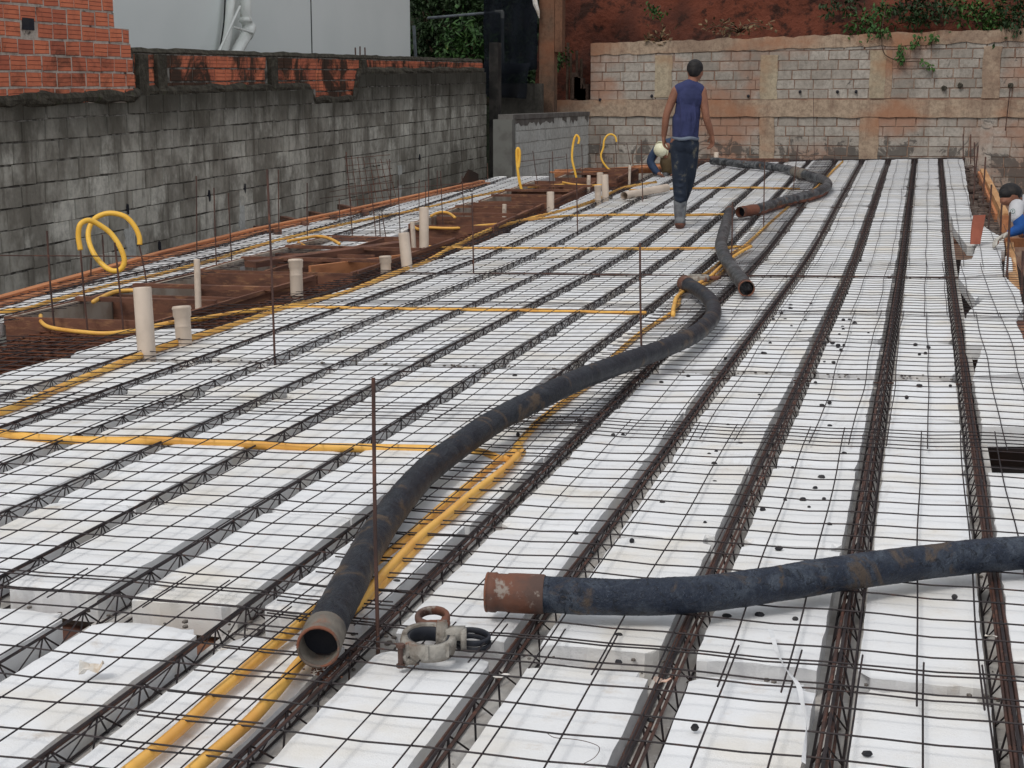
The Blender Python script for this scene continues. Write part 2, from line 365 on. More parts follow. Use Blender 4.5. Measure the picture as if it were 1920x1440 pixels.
def wmesh(name,mb,mat,parent):
    return mesh(name,mb.v,mb.f,mat,parent,False,mb.a,None,mb.uv if mb.uv else None)
# left wall: runs along +Y at X=-8.2, courses climb slightly
LX=-8.2;LR=.020;L0=8.0
def lz(Y,z): return z+LR*(Y-12.7)    # z given at Y=12.7
lw=empty('block_wall',(LX,18,-3));tag(lw,'long dark weathered grey block wall along the left side of the deck','wall')
P0=Vector((LX,L0,0));d=Vector((0,1,0));nr=Vector((1,0,0))
mb=MB();zc=1.36-.2*20;LEN=21.1
patch=lambda s,z:(20.45-L0)<s<(22.05-L0) and z>1.0+.02*(s)
k=0
z=1.36+LR*(L0-12.7)
for i in range(21):
    zb=z-.2*(i+1);zt=z-.2*i
    sk=(lambda s,zz:(20.45-L0)<s<(22.05-L0)) if i<1 else None
    brickrow(mb,P0,d,nr,0,LEN,zb,zt,.4,.012,LR,ru(0,.4),jit=.008,proud=.012,skip=sk)
for s0_,s1_,i in((14.1,LEN,-1),):   # one more course where the wall steps up
    brickrow(mb,P0,d,nr,s0_,s1_,z,z+.2,.4,.012,LR,.1,jit=.008,proud=.012)
wmesh('blocks',mb,M_BLKL,lw)
mb=MB()
for (a,b,t) in((0,12.4,1.355),(12.4,14.08,1.15),(14.08,LEN,1.55)):
    vs=[]
    for x in(LX-.14,LX):
        for s in(a,b):
            vs.append((x,L0+s,-3));vs.append((x,L0+s,t+LR*(L0+s-12.7)))
    mb.add(vs,[(4,6,7,5),(0,1,3,2),(1,5,7,3),(0,4,5,1),(2,3,7,6)])
mb.build('mortar',M_MORD,lw)
# thin pilaster strips of cement on the wall
mb=MB()
for (px,y0,y1,w) in((452,375,470,.16),(240,395,520,.22),(748,310,398,.16)):
    a=onX(px,y0,LX);zb=-.6
    vs=[];n=14
    for i in range(n+1):
        zz=zb+(a.z-zb)*i/n
        vs+= [(LX+.016,a.y-w/2+ru(-.03,.03),zz),(LX+.016,a.y+w/2+ru(-.03,.03),zz)]
    vs2=[(x-.02,y,z_) for x,y,z_ in vs]
    fs=[]
    m_=len(vs)
    for i in range(n):
        q=2*i;fs+=[(q,q+1,q+3,q+2),(q,q+2,m_+q+2,m_+q),(q+1,m_+q+1,m_+q+3,q+3)]
    fs.append((2*n,2*n+1,m_+2*n+1,m_+2*n))
    mb.add(vs+vs2,fs,.2)
mb.build('cement_patch',M_BLKN,lw)
for i_,(px,py,w,h_) in enumerate(((393,367,.06,.16),(460,353,.05,.13),(300,462,.06,.13),(787,295,.10,.12),(240,392,.05,.13))):
    a=onX(px,py,LX+.018);n=9;vs=[a]
    for t in range(n):
        q=2*math.pi*t/n;r_=.5*(1+.5*noise.noise(Vector((px+q,py,0))));vs.append(a+Vector((0,math.cos(q)*w*r_,math.sin(q)*h_*r_)))
    mb=MB();mb.add(vs+[v-Vector((.02,0,0)) for v in vs[1:]],[(0,1+t,1+(t+1)%n) for t in range(n)]+[(1+t,1+n+t,1+n+(t+1)%n,1+(t+1)%n) for t in range(n)]);mb.build('hole',M_INNER,lw)  # dark disc on the wall face, a cavity's shade put into its colour
# moss ledge along the top of the blocks
yq=onX(252,150,LX-.05).y;mb=MB();pts=[]
for i in range(0,106):
    s=i*.2;Y=L0+s
    top=1.36 if s<12.4 else (1.16 if s<14.1 else 1.56)
    pts.append(Vector((LX-.02,Y,top+LR*(Y-12.7)+.01+noise.noise(Vector((Y*2,0,0)))*.025)))
mb.tube([p+Vector((-.03 if p.y>yq else -.005,0,.02 if p.y>yq else -.015)) for p in pts],[(.078 if p.y<yq else .062)+.02*noise.noise(Vector((p.y*1.3,5,1))) for p in pts],10,bump=lambda i,j,p:.22*noise.noise(p*21)+.35*noise.noise(p*7+Vector((j,0,0))))
mb.build('mossy_ledge',M_MOSS,lw)
# low brick wall on top of the blocks
bwl=empty('brick_parapet',(LX,22,1.4));tag(bwl,'low parapet of dirty orange hollow bricks on top of the grey block wall','wall')
mb=MB();P0b=Vector((LX-.05,L0,0));bh=.152
yA=onX(252,150,LX-.05).y;yB=onX(905,155,LX-.05).y
z0=1.36+LR*(L0-12.7)
topz=z0+3*bh
for i in range(3):
    a=yA-L0;b=yB-L0
    brickrow(mb,P0b,d,nr,a,b,z0+bh*i+.01,z0+bh*(i+1)+.01,.29,.016,LR-.004,ru(0,.29),jit=.004,proud=.008,
             skip=lambda s,zz:any(abs(s-c)<.12 for c in(7.9,11.0)))
wmesh('bricks',mb,M_BRICKD,bwl);mb=MB()
brickrow(mb,P0b,d,nr,12.45,14.05,z0-.142,z0+.01,.29,.014,LR-.004,.1,jit=.004,proud=.008)
brickrow(mb,P0b,d,nr,12.6,13.95,z0-.29,z0-.14,.29,.014,LR-.004,.25,jit=.004,proud=.012)
wmesh('brick_infill',mb,M_BRICKD,bwl)
mb=MB()
for a,b,t,bz in((yA,yB,topz+.012,z0-.02),(20.5,22.0,z0,z0-.3)):
    vs=[]
    for x in(LX-.18,LX-.052):
        for Y in(a,b): vs+=[(x,Y,bz+(LR-.004)*(Y-L0)),(x,Y,t+(LR-.004)*(Y-L0))]
    mb.add(vs,[(4,6,7,5),(0,1,3,2),(1,5,7,3),(0,4,5,1),(2,3,7,6)])
mb.build('mortar',M_MORD,bwl)
for c in(yA+.12,L0+7.9,L0+11.0,onX(683,140,LX).y):
    zz=z0+(LR-.004)*(c-L0);mb=MB()
    mb.box((LX-.045,c,zz+.21),(.05,0,0),(0,.11,0),(0,0,.25),.9)
    mb.build('concrete_post',M_MOSS,bwl)
pts=[Vector((LX-.10,yA+(yB-yA)*i/60,topz+.03+(LR-.004)*(yA+(yB-yA)*i/60-L0)+.02*noise.noise(Vector((i*.7,3,0))))) for i in range(61)]
mb=MB();mb.tube(pts,.05,6,bump=lambda i,j,p:.4*noise.noise(p*11+Vector((j,0,0))));mb.build('mossy_cap',M_MOSS,bwl)
# tall orange brick wall, upper left, stepped broken end
tb=empty('hollow_brick_wall',(LX,14,1.4));tag(tb,'tall bright orange hollow brick wall with a stepped broken end at upper left','wall')
mb=MB();P0c=Vector((LX+.01,L0,0));ends=[248,250,247,243,240,212,209,212,212]
mbm=MB()
hole=onX(52,45,LX+.01)
for i in range(9):
    zb=z0+bh*i+.012;ye=onX(ends[i],150-i*28,LX+.01).y-L0
    brickrow(mb,P0c,d,nr,1.5,ye,zb,zb+bh,.275,.020,LR*.4,ru(0,.28),jit=.006,proud=.006,
        skip=lambda s,zz:abs(s+L0-hole.y)<.13 and abs(zz+LR*.4*s-hole.z)<.085)
    vs=[]
    for x in(LX-.13,LX+.011):
        for s in(1.5,ye+.005): vs+=[(x,L0+s,zb-.001*0+LR*.4*s),(x,L0+s,zb+bh-.001+LR*.4*s)]
    mbm.add(vs,[(4,6,7,5),(0,1,3,2),(1,5,7,3),(0,4,5,1),(2,3,7,6)])
wmesh('bricks',mb,M_BRICK,tb);mbm.build('mortar',M_MORG,tb)
mb=MB();mb.box(hole+Vector((.002,0,0)),(.006,0,0),(0,.10,0),(0,0,.055));mb.build('hole',M_INNER,tb)  # dark plate in the missing brick's place, its shade painted in
# ---------------------------------------------------------------- far wall at Y=33
FY=33.0
def fx(px,z=1.3): # X at the far wall for a pixel column
    a=onY(px,200,FY);return a.x
fwl=empty('retaining_wall',(-2,FY,0));tag(fwl,'pale concrete block retaining wall stained orange below the red earth bank','wall')
P0f=Vector((-9,FY,0));d=Vector((1,0,0));nr=Vector((0,-1,0));FR=.012
def s_of(px): return fx(px)+9
mb=MB();mbp=MB();mbc=MB()
zlo=1.03-.2*8
for i in range(8):
    brickrow(mb,P0f,d,nr,.8,14.5,zlo+.2*i,zlo+.2*(i+1),.4,.016,0,ru(0,.4),jit=.006,proud=.012)
for i in range(6):
    brickrow(mb,P0f,d,nr,s_of(1107),14.5,1.37+.195*i-.02,1.37+.195*(i+1)-.02,.4,.016,.006,ru(0,.4),jit=.006,proud=.012)
wmesh('blocks',mb,M_BLKF,fwl)
sL=s_of(1107);mbm=MB()
for a,b,z1,z2,z3 in((.8,14.5,-3,1.36,1.36),(sL,14.5,1.36,2.50,2.80)):
    vs=[(-9+a,FY,z1),(-9+b,FY,z1),(-9+b,FY,z3),(-9+a,FY,z2),(-9+a,FY+.2,z1),(-9+b,FY+.2,z1),(-9+b,FY+.2,z3),(-9+a,FY+.2,z2)]
    mbm.add(vs,[(0,1,2,3),(5,4,7,6),(3,2,6,7),(0,3,7,4),(1,5,6,2)])
mbm.build('mortar',M_MORO,fwl)
# plaster bands with ragged edges
def ragged(mb,x0,x1,zb,zt,y,th,amp,n=60,rb=True,rt=True,tone=.5,slope=0,seed=0):
    top=[];bot=[]
    for i in range(n+1):
        x=x0+(x1-x0)*i/n
        top.append((x,zt+slope*(x-x0)+(amp*noise.fractal(Vector((x*2.3,seed,0)),1,2,4) if rt else 0)))
        bot.append((x,zb+slope*(x-x0)+(amp*noise.fractal(Vector((x*2.3,seed+9,0)),1,2,4) if rb else 0)))
    vs=[];
    for (x,z) in bot: vs.append((x,y,z))
    for (x,z) in top: vs.append((x,y,z))
    m_=len(vs);vs+=[(x_,y+th,z_) for x_,_,z_ in vs[:m_]]
    fs=[]
    for i in range(n):
        fs+=[(i,i+1,n+1+i+1,n+1+i),(n+1+i,n+2+i,m_+n+2+i,m_+n+1+i),(i+1,i,m_+i,m_+i+1)]
    fs+=[(0,n+1,m_+n+1,m_),(n,m_+n,m_+2*n+1,2*n+1)]
    mb.add(vs,fs,tone)
mb=MB();ragged(mb,-8.2,5.5,1.02,1.37,FY-.045,.06,.035,90,seed=2);mb.build('concrete_beam',M_PLAST,fwl)
mb=MB();ragged(mb,-9+sL,5.5,2.30,2.55,FY-.030,.24,.05,120,slope=.024,seed=5);mb.build('plaster_cap',M_PLAST,fwl)
def vragged(mb,px,w,z0_,z1_,y,th,seed,amp=.03):
    X=fx(px);n=22;vs=[]
    for i in range(n+1):
        z_=z0_+(z1_-z0_)*i/n
        vs+=[(X-w/2+amp*noise.noise(Vector((z_*4,seed,0))),y,z_),(X+w/2+amp*noise.noise(Vector((z_*4,seed+5,0))),y,z_)]
    m_=len(vs);vs+=[(a,b+th,c) for a,b,c in vs];fs=[]
    for i in range(n):
        q=2*i;fs+=[(q,q+1,q+3,q+2),(q,q+2,m_+q+2,m_+q),(q+1,m_+q+1,m_+q+3,q+3)]
    fs.append((2*n,2*n+1,m_+2*n+1,m_+2*n));fs.append((0,m_,m_+1,1));mb.add(vs,fs,.3)
for px,w,za,zb,mt,sd_ in((1243,.36,1.42,2.29,M_PLASTC,1),(1440,.36,1.38,2.28,M_PLASTC,2),(1643,.32,1.40,2.36,M_PLASTC,3),(1662,.16,1.40,2.36,M_PLAST,7),(1855,.34,1.40,2.42,M_PLAST,4),
                      (1440,.30,-.5,1.05,M_PLAST,5),(1632,.38,-.5,1.05,M_PLAST,6),(1852,.26,-.5,1.05,M_BLKF,8)):
    mb=MB();vragged(mb,px,w,za,zb,FY-(.030 if sd_!=7 else .024),.05,sd_*3.1);mb.build('pilaster',mt,fwl)
# weep stubs in the beam
for px,py in((1500,172),(1570,172),(1605,172),(1770,165),(1800,160),(1403,180),(1125,187),(1222,180),(1895,160)):
    a=onY(px,py,FY-.03);mb=MB();mb.tube([a+Vector((0,.02,0)),a+Vector((0,-.05,-.01))],[.055,.04] if px>1700 else [.035,.02],9,bump=lambda i,j,p:.3*noise.noise(p*20+Vector((j,0,0))))
    mb.build('drain_stub',M_MOSS if px>1700 else M_INNER,fwl)
# hanging bar at the far right of the wall
mb=MB();mb.bar(onY(1894,165,FY-.12),onY(1885,245,FY-.2),.011,6);tag(mb.build('rebar_rod',M_BAR),'thin dark rod hanging from a stub high on the far block wall','rod')
# ---------------------------------------------------------------- small new block wall
sw=empty('low_block_wall',atC(965,340,24.5));tag(sw,'short pale grey block wall with a cement cap beside the dark gap','wall')
A=atC(962,300,25.5);B=atC(1102,300,32.2);A.z=B.z=0;dd=(B-A);Ls=dd.length;dd.normalize();nn=Vector((dd.y,-dd.x,0));nn=nn if nn.dot(-A)>0 else -nn
mb=MB()
for i in range(8): brickrow(mb,A,dd,nn,0.16,Ls,-.55+.2*i,-.35+.2*i,.4,.014,-.0,ru(0,.4),jit=.005,proud=.012)
wmesh('blocks',mb,M_BLKN,sw)
mb=MB();mb.box((A+B)/2+Vector((0,0,-.97))-nn*.10,dd*Ls/2,nn*.10,(0,0,2.02));mb.build('mortar',simple('pale_mortar',(.42,.41,.385),(.30,.29,.27),6,.95),sw)
mb=MB();mb.plank(A+Vector((0,0,1.13))-nn*.09-dd*.16,B+Vector((0,0,1.13))-nn*.09,.25,.08,tone=.9)
n=40;vs=[];fs=[]
for i in range(n+1):
    p_=A+dd*(Ls*i/n)+nn*.016+Vector((0,0,1.06));vs+=[p_,p_-Vector((0,0,.06+.22*abs(noise.noise(Vector((i*.45,2,0))))))]
for i in range(n): fs.append((2*i,2*i+1,2*i+3,2*i+2))
mb.add(vs,fs,.9);mb.build('cement_cap',simple('wet_cement',(.11,.10,.09),(.16,.15,.14),6,.9,b=.6),sw)
q=A-dd*.12;mb=MB();mb.box(q+Vector((0,0,-.97))-nn*.12,dd*.12,nn*.16,(0,0,2.02));mb.build('end_pillar',simple('pillar_cement',(.17,.17,.155),(.13,.125,.115),5,.9,b=.3),sw)
# ---------------------------------------------------------------- building with grey panels
ye=onX(769,60,-10.2).y
gb=empty('clad_building',(-13,ye-5,0));tag(gb,'large building clad in pale grey panels behind the brick parapet','building')
mb=MB();mb.box((-14.2,(ye+2)/2,3),(4,0,0),(0,(ye-2)/2,0),(0,0,6));mb.build('panel_wall',M_PANEL,gb)
mb=MB()
for px in(585,):
    y_=onX(px,60,-10.19).y;mb.box((-10.2,y_,3),(.004,0,0),(0,.02,0),(0,0,6))
mb.build('panel_seam',M_SEAM,gb)
def wp(px,py,off=.12): return onX(px,py,-10.2+off)
dp=empty('downpipe',wp(440,60));tag(dp,'white plastic downpipe with an elbow and clamp on the grey cladding','downpipe')
mb=MB();mb.tube([wp(462,-60,.18),wp(460,10,.18),wp(461,38,.18),wp(466,52,.18),wp(462,66,.2),wp(448,90,.22),wp(425,135,.22)],.088,14);mb.build('pipe',M_DPIPE,dp,True)
mb=MB();mb.tube([wp(460,34,.18),wp(460,42,.18)],.100,14);mb.tube([wp(469,50,.19),wp(462,66,.2)],.100,14);mb.build('socket',M_DPIPE,dp,True)
mb=MB();mb.tube([wp(436,-60,.14),wp(433,0,.14),wp(428,60,.15),wp(413,135,.15)],.065,12);tag(mb.build('drain_pipe',M_DPIPE,None,True),'narrower white pipe running down behind the elbowed downpipe','pipe')
mb=MB();mb.bar(wp(450,12,.3),wp(402,115,.3),.02,6);mb.bar(wp(438,51,.3),wp(474,62,.3),.018,6);tag(mb.build('pipe_brace',M_DPIPE),'thin white diagonal brace crossing in front of the two pipes','brace')
mb=MB();mb.tube([wp(424,-40,.04),wp(420,40,.04),wp(416,70,.04),wp(405,130,.04)],.012,5);tag(mb.build('cable',M_SEAM),'thin black cable running down the grey cladding beside the pipes','cable')
# far-left starter bars standing on parapet
for a,b,l in(((667,118),(666,89),'left'),((675,118),(675,87),'middle'),((685,118),(684,89),'right')):
    mb=MB();mb.bar(onX(*a,LX-.08),onX(*b,LX-.08),.011,5);tag(mb.build('rebar_stub',M_BAR),f'{l} one of three thin rods sticking up from the brick parapet','rod','rods on the brick parapet')
# ---------------------------------------------------------------- dark corner: posts, column, net, fence tubes
GY=34.0
mb=MB();a=atC(925,330,30);mb.box((LX+.12,29.35,-.3),(.09,0,0),(0,.12,0),(0,0,2.75));tag(mb.build('timber_post',simple('dark_post',(.018,.017,.016),(.05,.045,.04),4,.9)),'dark post at the far end of the grey block wall','post')  # post in dark, near-black tones
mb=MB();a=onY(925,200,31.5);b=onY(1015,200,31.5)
mb.box(((a.x+b.x)/2,31.6,-.6),((b.x-a.x)/2,0,0),(0,.1,0),(0,0,2.3));tag(mb.build('back_wall',block_mat('dark_streaked_block',(.085,.078,.066),(.05,.045,.038),(.022,.02,.017),streak=.6)),'dark streaked wall behind the post in the far left corner','wall')  # dark block tones with darker streaks
col=empty('concrete_column',onY(1028,205,32));tag(col,'tall concrete column smeared with orange mud beside the earth bank','column')
a=onY(1012,100,32);b=onY(1040,100,32)
mb=MB();mb.box(((a.x+b.x)/2,32.1,1.2),((b.x-a.x)/2,0,0),(0,.15,0),(0,0,4.2));mb.build('shaft',block_mat('muddy_column',(.17,.10,.065),(.13,.10,.08),(.06,.045,.035),orange=(.26,.10,.05),streak=.6),col)
a=onY(1040,35,32);b=onY(1054,35,32);mb=MB();mb.box(((a.x+b.x)/2+.01,32.1,4.2),((b.x-a.x)/2,0,0),(0,.14,0),(0,0,1.85));mb.build('bracket',block_mat('muddy_bracket',(.20,.10,.06),(.15,.09,.06),(.06,.03,.02),streak=.5),col)
for i,(px,y0,y1) in enumerate(((1063,205,80),(1073,205,100),(1083,200,95),(1092,205,110))):
    p_=onY(px,y0,33.3);q_=onY(px+ru(-4,4),y1,33.3);mb=MB();mb.bar(p_,q_,.03,6)
    tag(mb.build('root_stake',M_TWIG),['first','second','third','fourth'][i]+' thin root from the left hanging in front of the earth bank','root','roots in front of the bank')
mb=MB()
for i in range(5):
    a=onY(1078+i*5,200,33.2);mb.box((a.x,33.25,a.z+.3+ru(-.2,.2)),(.07,0,0),(0,.1,0),(0,0,.28))
mb.build('broken_blocks',block_mat('fallen_block',(.12,.08,.06),(.09,.06,.045),(.04,.02,.015)));tag(bpy.data.objects['broken_blocks'],'dark broken masonry stub left of the retaining wall','rubble')
fen=empty('tube_frame',onY(860,120,GY));tag(fen,'thin grey tube frame standing in front of the dark trees','fence')
mb=MB();mb.bar(onY(781,135,GY),onY(776,48,GY),.035,8);mb.build('post',M_GALV,fen)
mb=MB();mb.bar(onY(943,130,GY),onY(942,30,GY),.035,8);mb.build('post',M_GALV,fen)
mb=MB();mb.bar(onY(802,34,GY),onY(930,23,GY),.032,8);mb.build('rail',M_GALV,fen)
mb=MB();mb.bar(onY(928,22,GY),onY(943,22,GY),.04,8);mb.bar(onY(942,22,GY),onY(942,34,GY),.04,8);mb.build('elbow',M_DPIPE,fen)
# shade net
def sheet(pxs,Yf,name,mat,label,cat,n=14,amp=.12):
    (a,b,c,d_)=pxs;vs=[];fs=[]
    for j in range(n+1):
        for i in range(n+1):
            u=i/n;v=j/n
            px=(a[0]*(1-u)+b[0]*u)*(1-v)+(d_[0]*(1-u)+c[0]*u)*v;py=(a[1]*(1-u)+b[1]*u)*(1-v)+(d_[1]*(1-u)+c[1]*u)*v
            p_=onY(px,py,Yf);p_.y+=amp*math.sin(u*17+v*2)+amp*noise.noise(p_*2);vs.append(p_)
    for j in range(n):
        for i in range(n): q=j*(n+1)+i;fs.append((q,q+1,q+n+2,q+n+1))
    o=mesh(name,vs,fs,mat,smooth=True);sm=o.modifiers.new('t','SOLIDIFY');sm.thickness=.004;tag(o,label,cat);return o
sheet([(905,-20),(1012,-20),(1006,130),(905,150)],31.9,'shade_net',M_NET,'dark navy shade net hanging between the trees and the column','net')
sheet([(868,120),(1000,118),(985,185),(890,180)],31.2,'net_bundle',M_NET,'bunched dark net sagging over the top of the wall corner','net',amp=.2)
mb=MB();ps=[onY(x,y,31.8) for x,y in((1002,-6),(1004,8),(1009,22),(1011,34))]
mb.tube(ps,[.05,.06,.035,.008],6,bump=lambda i,j,p:.5*noise.noise(p*9+Vector((j,0,0))));tag(mb.build('torn_plastic',M_PAPER),'torn white plastic strip hanging beside the top of the column','plastic')
# ---------------------------------------------------------------- foliage
def leaf(mb,p,L,w,d_,tone=0):
    d_=d_.normalized();s_=d_.cross(Vector((ru(-.5,.5),ru(-.5,.5),1))).normalized();u=s_.cross(d_)
    dr=-u*L*.12
    mb.add([p,p+d_*L*.5+s_*w*.5+dr*.3,p+d_*L+dr,p+d_*L*.5-s_*w*.5+dr*.3,p+d_*L*.5+u*w*.12],[(0,1,4),(1,2,4),(2,3,4),(3,0,4)],tone)
def rv(): return Vector((random.gauss(0,1),random.gauss(0,1),random.gauss(0,1))).normalized()
def tree(base,top,crowns,label,mat,lw=.12,n=900,tr=.16):
    t=empty('tree',base);tag(t,label,'tree','dark trees in the far left corner')
    mb=MB();mid=(base+top)/2+Vector((ru(-.3,.3),0,0));pp=cr([base,mid,top],6)
    mb.tube(pp,[tr*(1-.7*i/len(pp)) for i in range(len(pp))],8)
    for c,r in crowns:
        mb.tube(cr([pp[len(pp)//2+1],(pp[-2]+c)/2+Vector((0,0,-.2)),c],4),[.05,.045,.04,.035,.03,.025,.02,.015,.01],5)
    mb.build('trunk',M_TWIG,t)
    mb=MB()
    for c,r in crowns:
        cl=[c+Vector((random.gauss(0,r*.5),random.gauss(0,r*.5),random.gauss(0,r*.4))) for _ in range(14)]
        for q in cl:
            for _ in range(n//14):
                p_=q+rv()*abs(random.gauss(0,r*.22));leaf(mb,p_,ru(.6,1.2)*lw,ru(.3,.5)*lw,rv()+Vector((0,0,-.4)))
    mb.build('crown',mat,t)
ty=38
def g_(px,py,Y): return onY(px,py,Y)
tree(Vector((g_(800,200,ty).x,ty,-3)),g_(800,0,ty),[(g_(790,20,ty),1.2),(g_(860,-20,ty),1.3),(g_(800,90,ty),1.0)],'dark tree nearest the grey building corner',M_LEAFD,.2,1500)
tree(Vector((g_(880,200,ty).x,ty+1,-3)),g_(880,10,ty+1),[(g_(900,10,ty),1.3),(g_(960,60,ty),1.2),(g_(850,130,ty),1.0),(g_(930,130,ty),1.1)],'dark tree behind the tube frame and the net',M_LEAFD,.2,1500)
tree(Vector((g_(990,200,40).x,40,-3)),g_(990,0,40),[(g_(1000,20,40),1.5),(g_(1010,120,40),1.2),(g_(760,60,42),2),(g_(870,60,42),2.2)],'dark tree farthest back behind the column',M_LEAFD,.22,1800)
# bright leafy shrub behind the frame
def shrub(base,cl,n,L,label,mat,grp=None,name='shrub',cat='shrub',spread=.2,dirn=Vector((0,0,-.5))):
    t=empty(name,base);tag(t,label,cat,grp);mb=MB();ms_=MB()
    for c in cl:
        ms_.tube(cr([base,(base+c)/2+Vector((ru(-.1,.1),0,.1)),c],5),[.018-.0013*i for i in range(11)],5)
        for _ in range(n):
            p_=c+Vector((random.gauss(0,spread),random.gauss(0,spread*.6),random.gauss(0,spread*.8)))
            leaf(mb,p_,L*ru(.6,1.2),L*ru(.35,.5),rv()+dirn)
    ms_.build('stem',M_TWIG,t);mb.build('foliage',mat,t);return t
shrub(g_(880,122,36),[g_(x,y,36) for x,y in((850,55),(870,48),(885,62),(900,70),(880,85),(905,85),(865,80),(895,100),(845,92),(858,70),(880,110),(850,110))],42,.22,'bright green feathery shrub behind the tube frame',M_LEAFB,spread=.22)
shrub(g_(1050,132,33.2),[g_(x,y,33.2) for x,y in((1045,110),(1055,104),(1048,122))],30,.12,'small green weed at the foot of the earth bank by the column',M_LEAFB,spread=.10)
# vegetation over the retaining wall
vy=33.0
for pts,l,m_,s_,nl in (
  (((1605,42),(1625,30),(1640,40),(1650,20),(1665,12),(1612,55)),'green shrub spilling over the wall above its third pilaster',M_LEAFB,.14,34),
  (((1700,20),(1720,10),(1735,25),(1750,8),(1690,5),(1715,35),(1770,20)),'wide green shrub on the bank right of the hanging vine',M_LEAFD,.17,60),
  (((1790,12),(1810,25),(1830,10),(1845,32),(1860,45),(1850,20),(1875,30),(1865,52)),'dense green shrub drooping over the right pilaster',M_LEAFB,.15,50),
  (((1890,8),(1905,22),(1915,5),(1925,35),(1900,40)),'dark shrub on the bank at the far right corner',M_LEAFD,.16,60),
  (((1570,5),(1590,15),(1600,2),(1550,18)),'loose green shrub high on the bank above the beam',M_LEAFD,.13,24)):
    c=[onY(x,y,vy-.05+ru(-.1,.4)) for x,y in pts];b=sum(c,Vector())/len(c)+Vector((0,.9,-.15));shrub(b,c,nl,.15,l,m_,spread=s_)
shrub(g_(1225,22,vy+.6),[g_(x,y,vy+.3) for x,y in((1222,14),(1236,18),(1228,26))],18,.13,'tiny green plant growing on the bare red bank',M_LEAFB,spread=.08)
def dry(pts,l,n=12,L=.16):
    c=[onY(x,y,vy+.05) for x,y in pts];b=sum(c,Vector())/len(c)+Vector((0,.5,-.08));shrub(b,c,n,L,l,M_DRY,name='dry_weed',cat='weed',spread=.09,dirn=Vector((0,-.3,.2)))
dry(((1325,55),(1345,62),(1365,52),(1385,58),(1405,50),(1425,45),(1440,52),(1355,48)),'row of dry curled weeds on the wall top left of centre',12,.15)
dry(((1215,72),(1235,68),(1250,66),(1228,78)),'small clump of dry weeds on the wall top above the worker',9)
# hanging vine
vn=empty('vine',onY(1655,70,vy-.1));tag(vn,'thin leafy vine hanging down over the right part of the wall','vine')
vp=[(1662,10),(1656,40),(1653,75),(1657,98),(1668,108),(1690,115),(1720,115),(1735,117),(1750,124)]
mb=MB();vpp=cr([onY(x,y,vy-.09) for x,y in vp],5);mb.tube(vpp,.010,5);mb.bar(onY(1747,75,vy-.09),onY(1746,90,vy-.09),.008,4);mb.build('stem',M_TWIG,vn)
mb=MB()
for x,y,k_ in((1650,62,10),(1640,52,12),(1660,55,10),(1688,88,16),(1690,100,18),(1688,110,14),(1712,82,16),(1718,72,8),(1720,65,6),(1745,66,9),(1752,70,8),(1740,72,5),(1735,118,7),(1742,122,7),(1752,128,4),(1635,68,5),(1666,62,6)):
    for _ in range(k_):
        p_=onY(x+random.gauss(0,3.5),y+random.gauss(0,3.5),vy-.11+ru(-.05,.04));leaf(mb,p_,ru(.07,.12),ru(.05,.08),rv()*.6+Vector((0,-.3,-.8)))
mb.build('leaves',M_LEAFB,vn)
# ================================================================ DECK
JX=[.25-.393*k for k in range(12)]
def far_v(u):   # where the deck ends
    return 25.25
def lefte(v):
    return -4.42 if v<9.4 else -4.2 if v<17 else -3.85
# joists ---------------------------------------------------------
def truss(mb,u,v0,v1,hw=.033,zb=-.070,zt=.012,near=6):
    st=.2;v=v0+ru(0,.2)
    side=5
    def pl(du,z,r,ph):
        pts=[];x=v0
        while x<v1:
            pts.append(SV(u+du+.002*noise.noise(Vector((x*1.3,u*5,ph))),x,z+.0025*noise.noise(Vector((x*.9,u*7,ph+4)))));x+=.5
        pts.append(SV(u+du,v1,z))
        for i in range(len(pts)-1): mb.bar(pts[i],pts[i+1],r,5,False)
    pl(0,zt,.0042,1);pl(-hw,zb,.0035,2);pl(hw,zb,.0035,3)
    while v<v1-.2:
        a=SV(u,v,zt)
        for s_ in(-1,1):
            j=ru(-.008,.008)
            mb.bar(a,SV(u+s_*hw,v-.1+j,zb-.004),.0026,4,False);mb.bar(a,SV(u+s_*hw,v+.1+j,zb-.004),.0026,4,False)
        v+=st
def joist(u,v0,v1,label,grp='concrete lattice joists of the deck',extra=2):
    e=empty('lattice_joist',SV(u,v0,-.1));tag(e,label,'joist',grp)
    mb=MB();v=v0
    while v<v1:
        w=min(v+.5,v1);a,b=[SV(u-.062,v,-.076),SV(u+.062,v,-.076),SV(u+.062,v,-.11),SV(u-.062,v,-.11)],[SV(u-.062,w,-.076),SV(u+.062,w,-.076),SV(u+.062,w,-.11),SV(u-.062,w,-.11)]
        mb.add(a+b,[(0,1,5,4),(1,2,6,5),(2,3,7,6),(3,0,4,7)],rnd());v=w
    mb.build('concrete_base',M_CON,e)
    mb=MB();truss(mb,u,v0,v1);mb.build('steel_truss',M_WIRE,e)
    if extra:
        mb=MB()
        for k_ in range(extra):
            a=v0+ru(-.3,.5);b=v1-ru(0,2);du=(.010 if k_%2 else -.011)+ru(-.004,.004);z_=.004+ru(-.012,.004)
            if k_ in(4,6): du=ru(-.028,.028);z_=-.055
            elif k_>=2: du=ru(-.034,.034);z_=ru(-.02,.006)
            x=a;pr=None
            while x<b:
                p_=SV(u+du+.005*noise.noise(Vector((x*.6,k_*3,u))),x,z_+.004*noise.noise(Vector((x*.5,k_,u))))
                if pr is not None: mb.bar(pr,p_,.0042,6,False)
                pr=p_;x+=.35
        mb.build('reinforcing_bar',M_BAR,e)
for k,u in enumerate(JX):
    joist(u,1.2,25.2 if k<10 else (24.2 if k<11 else 17.5),f'{ORD[k]} lattice joist from the right running the length of the deck',extra=[6,5,5,3,2,1,0,1,0,0,1,1][k])
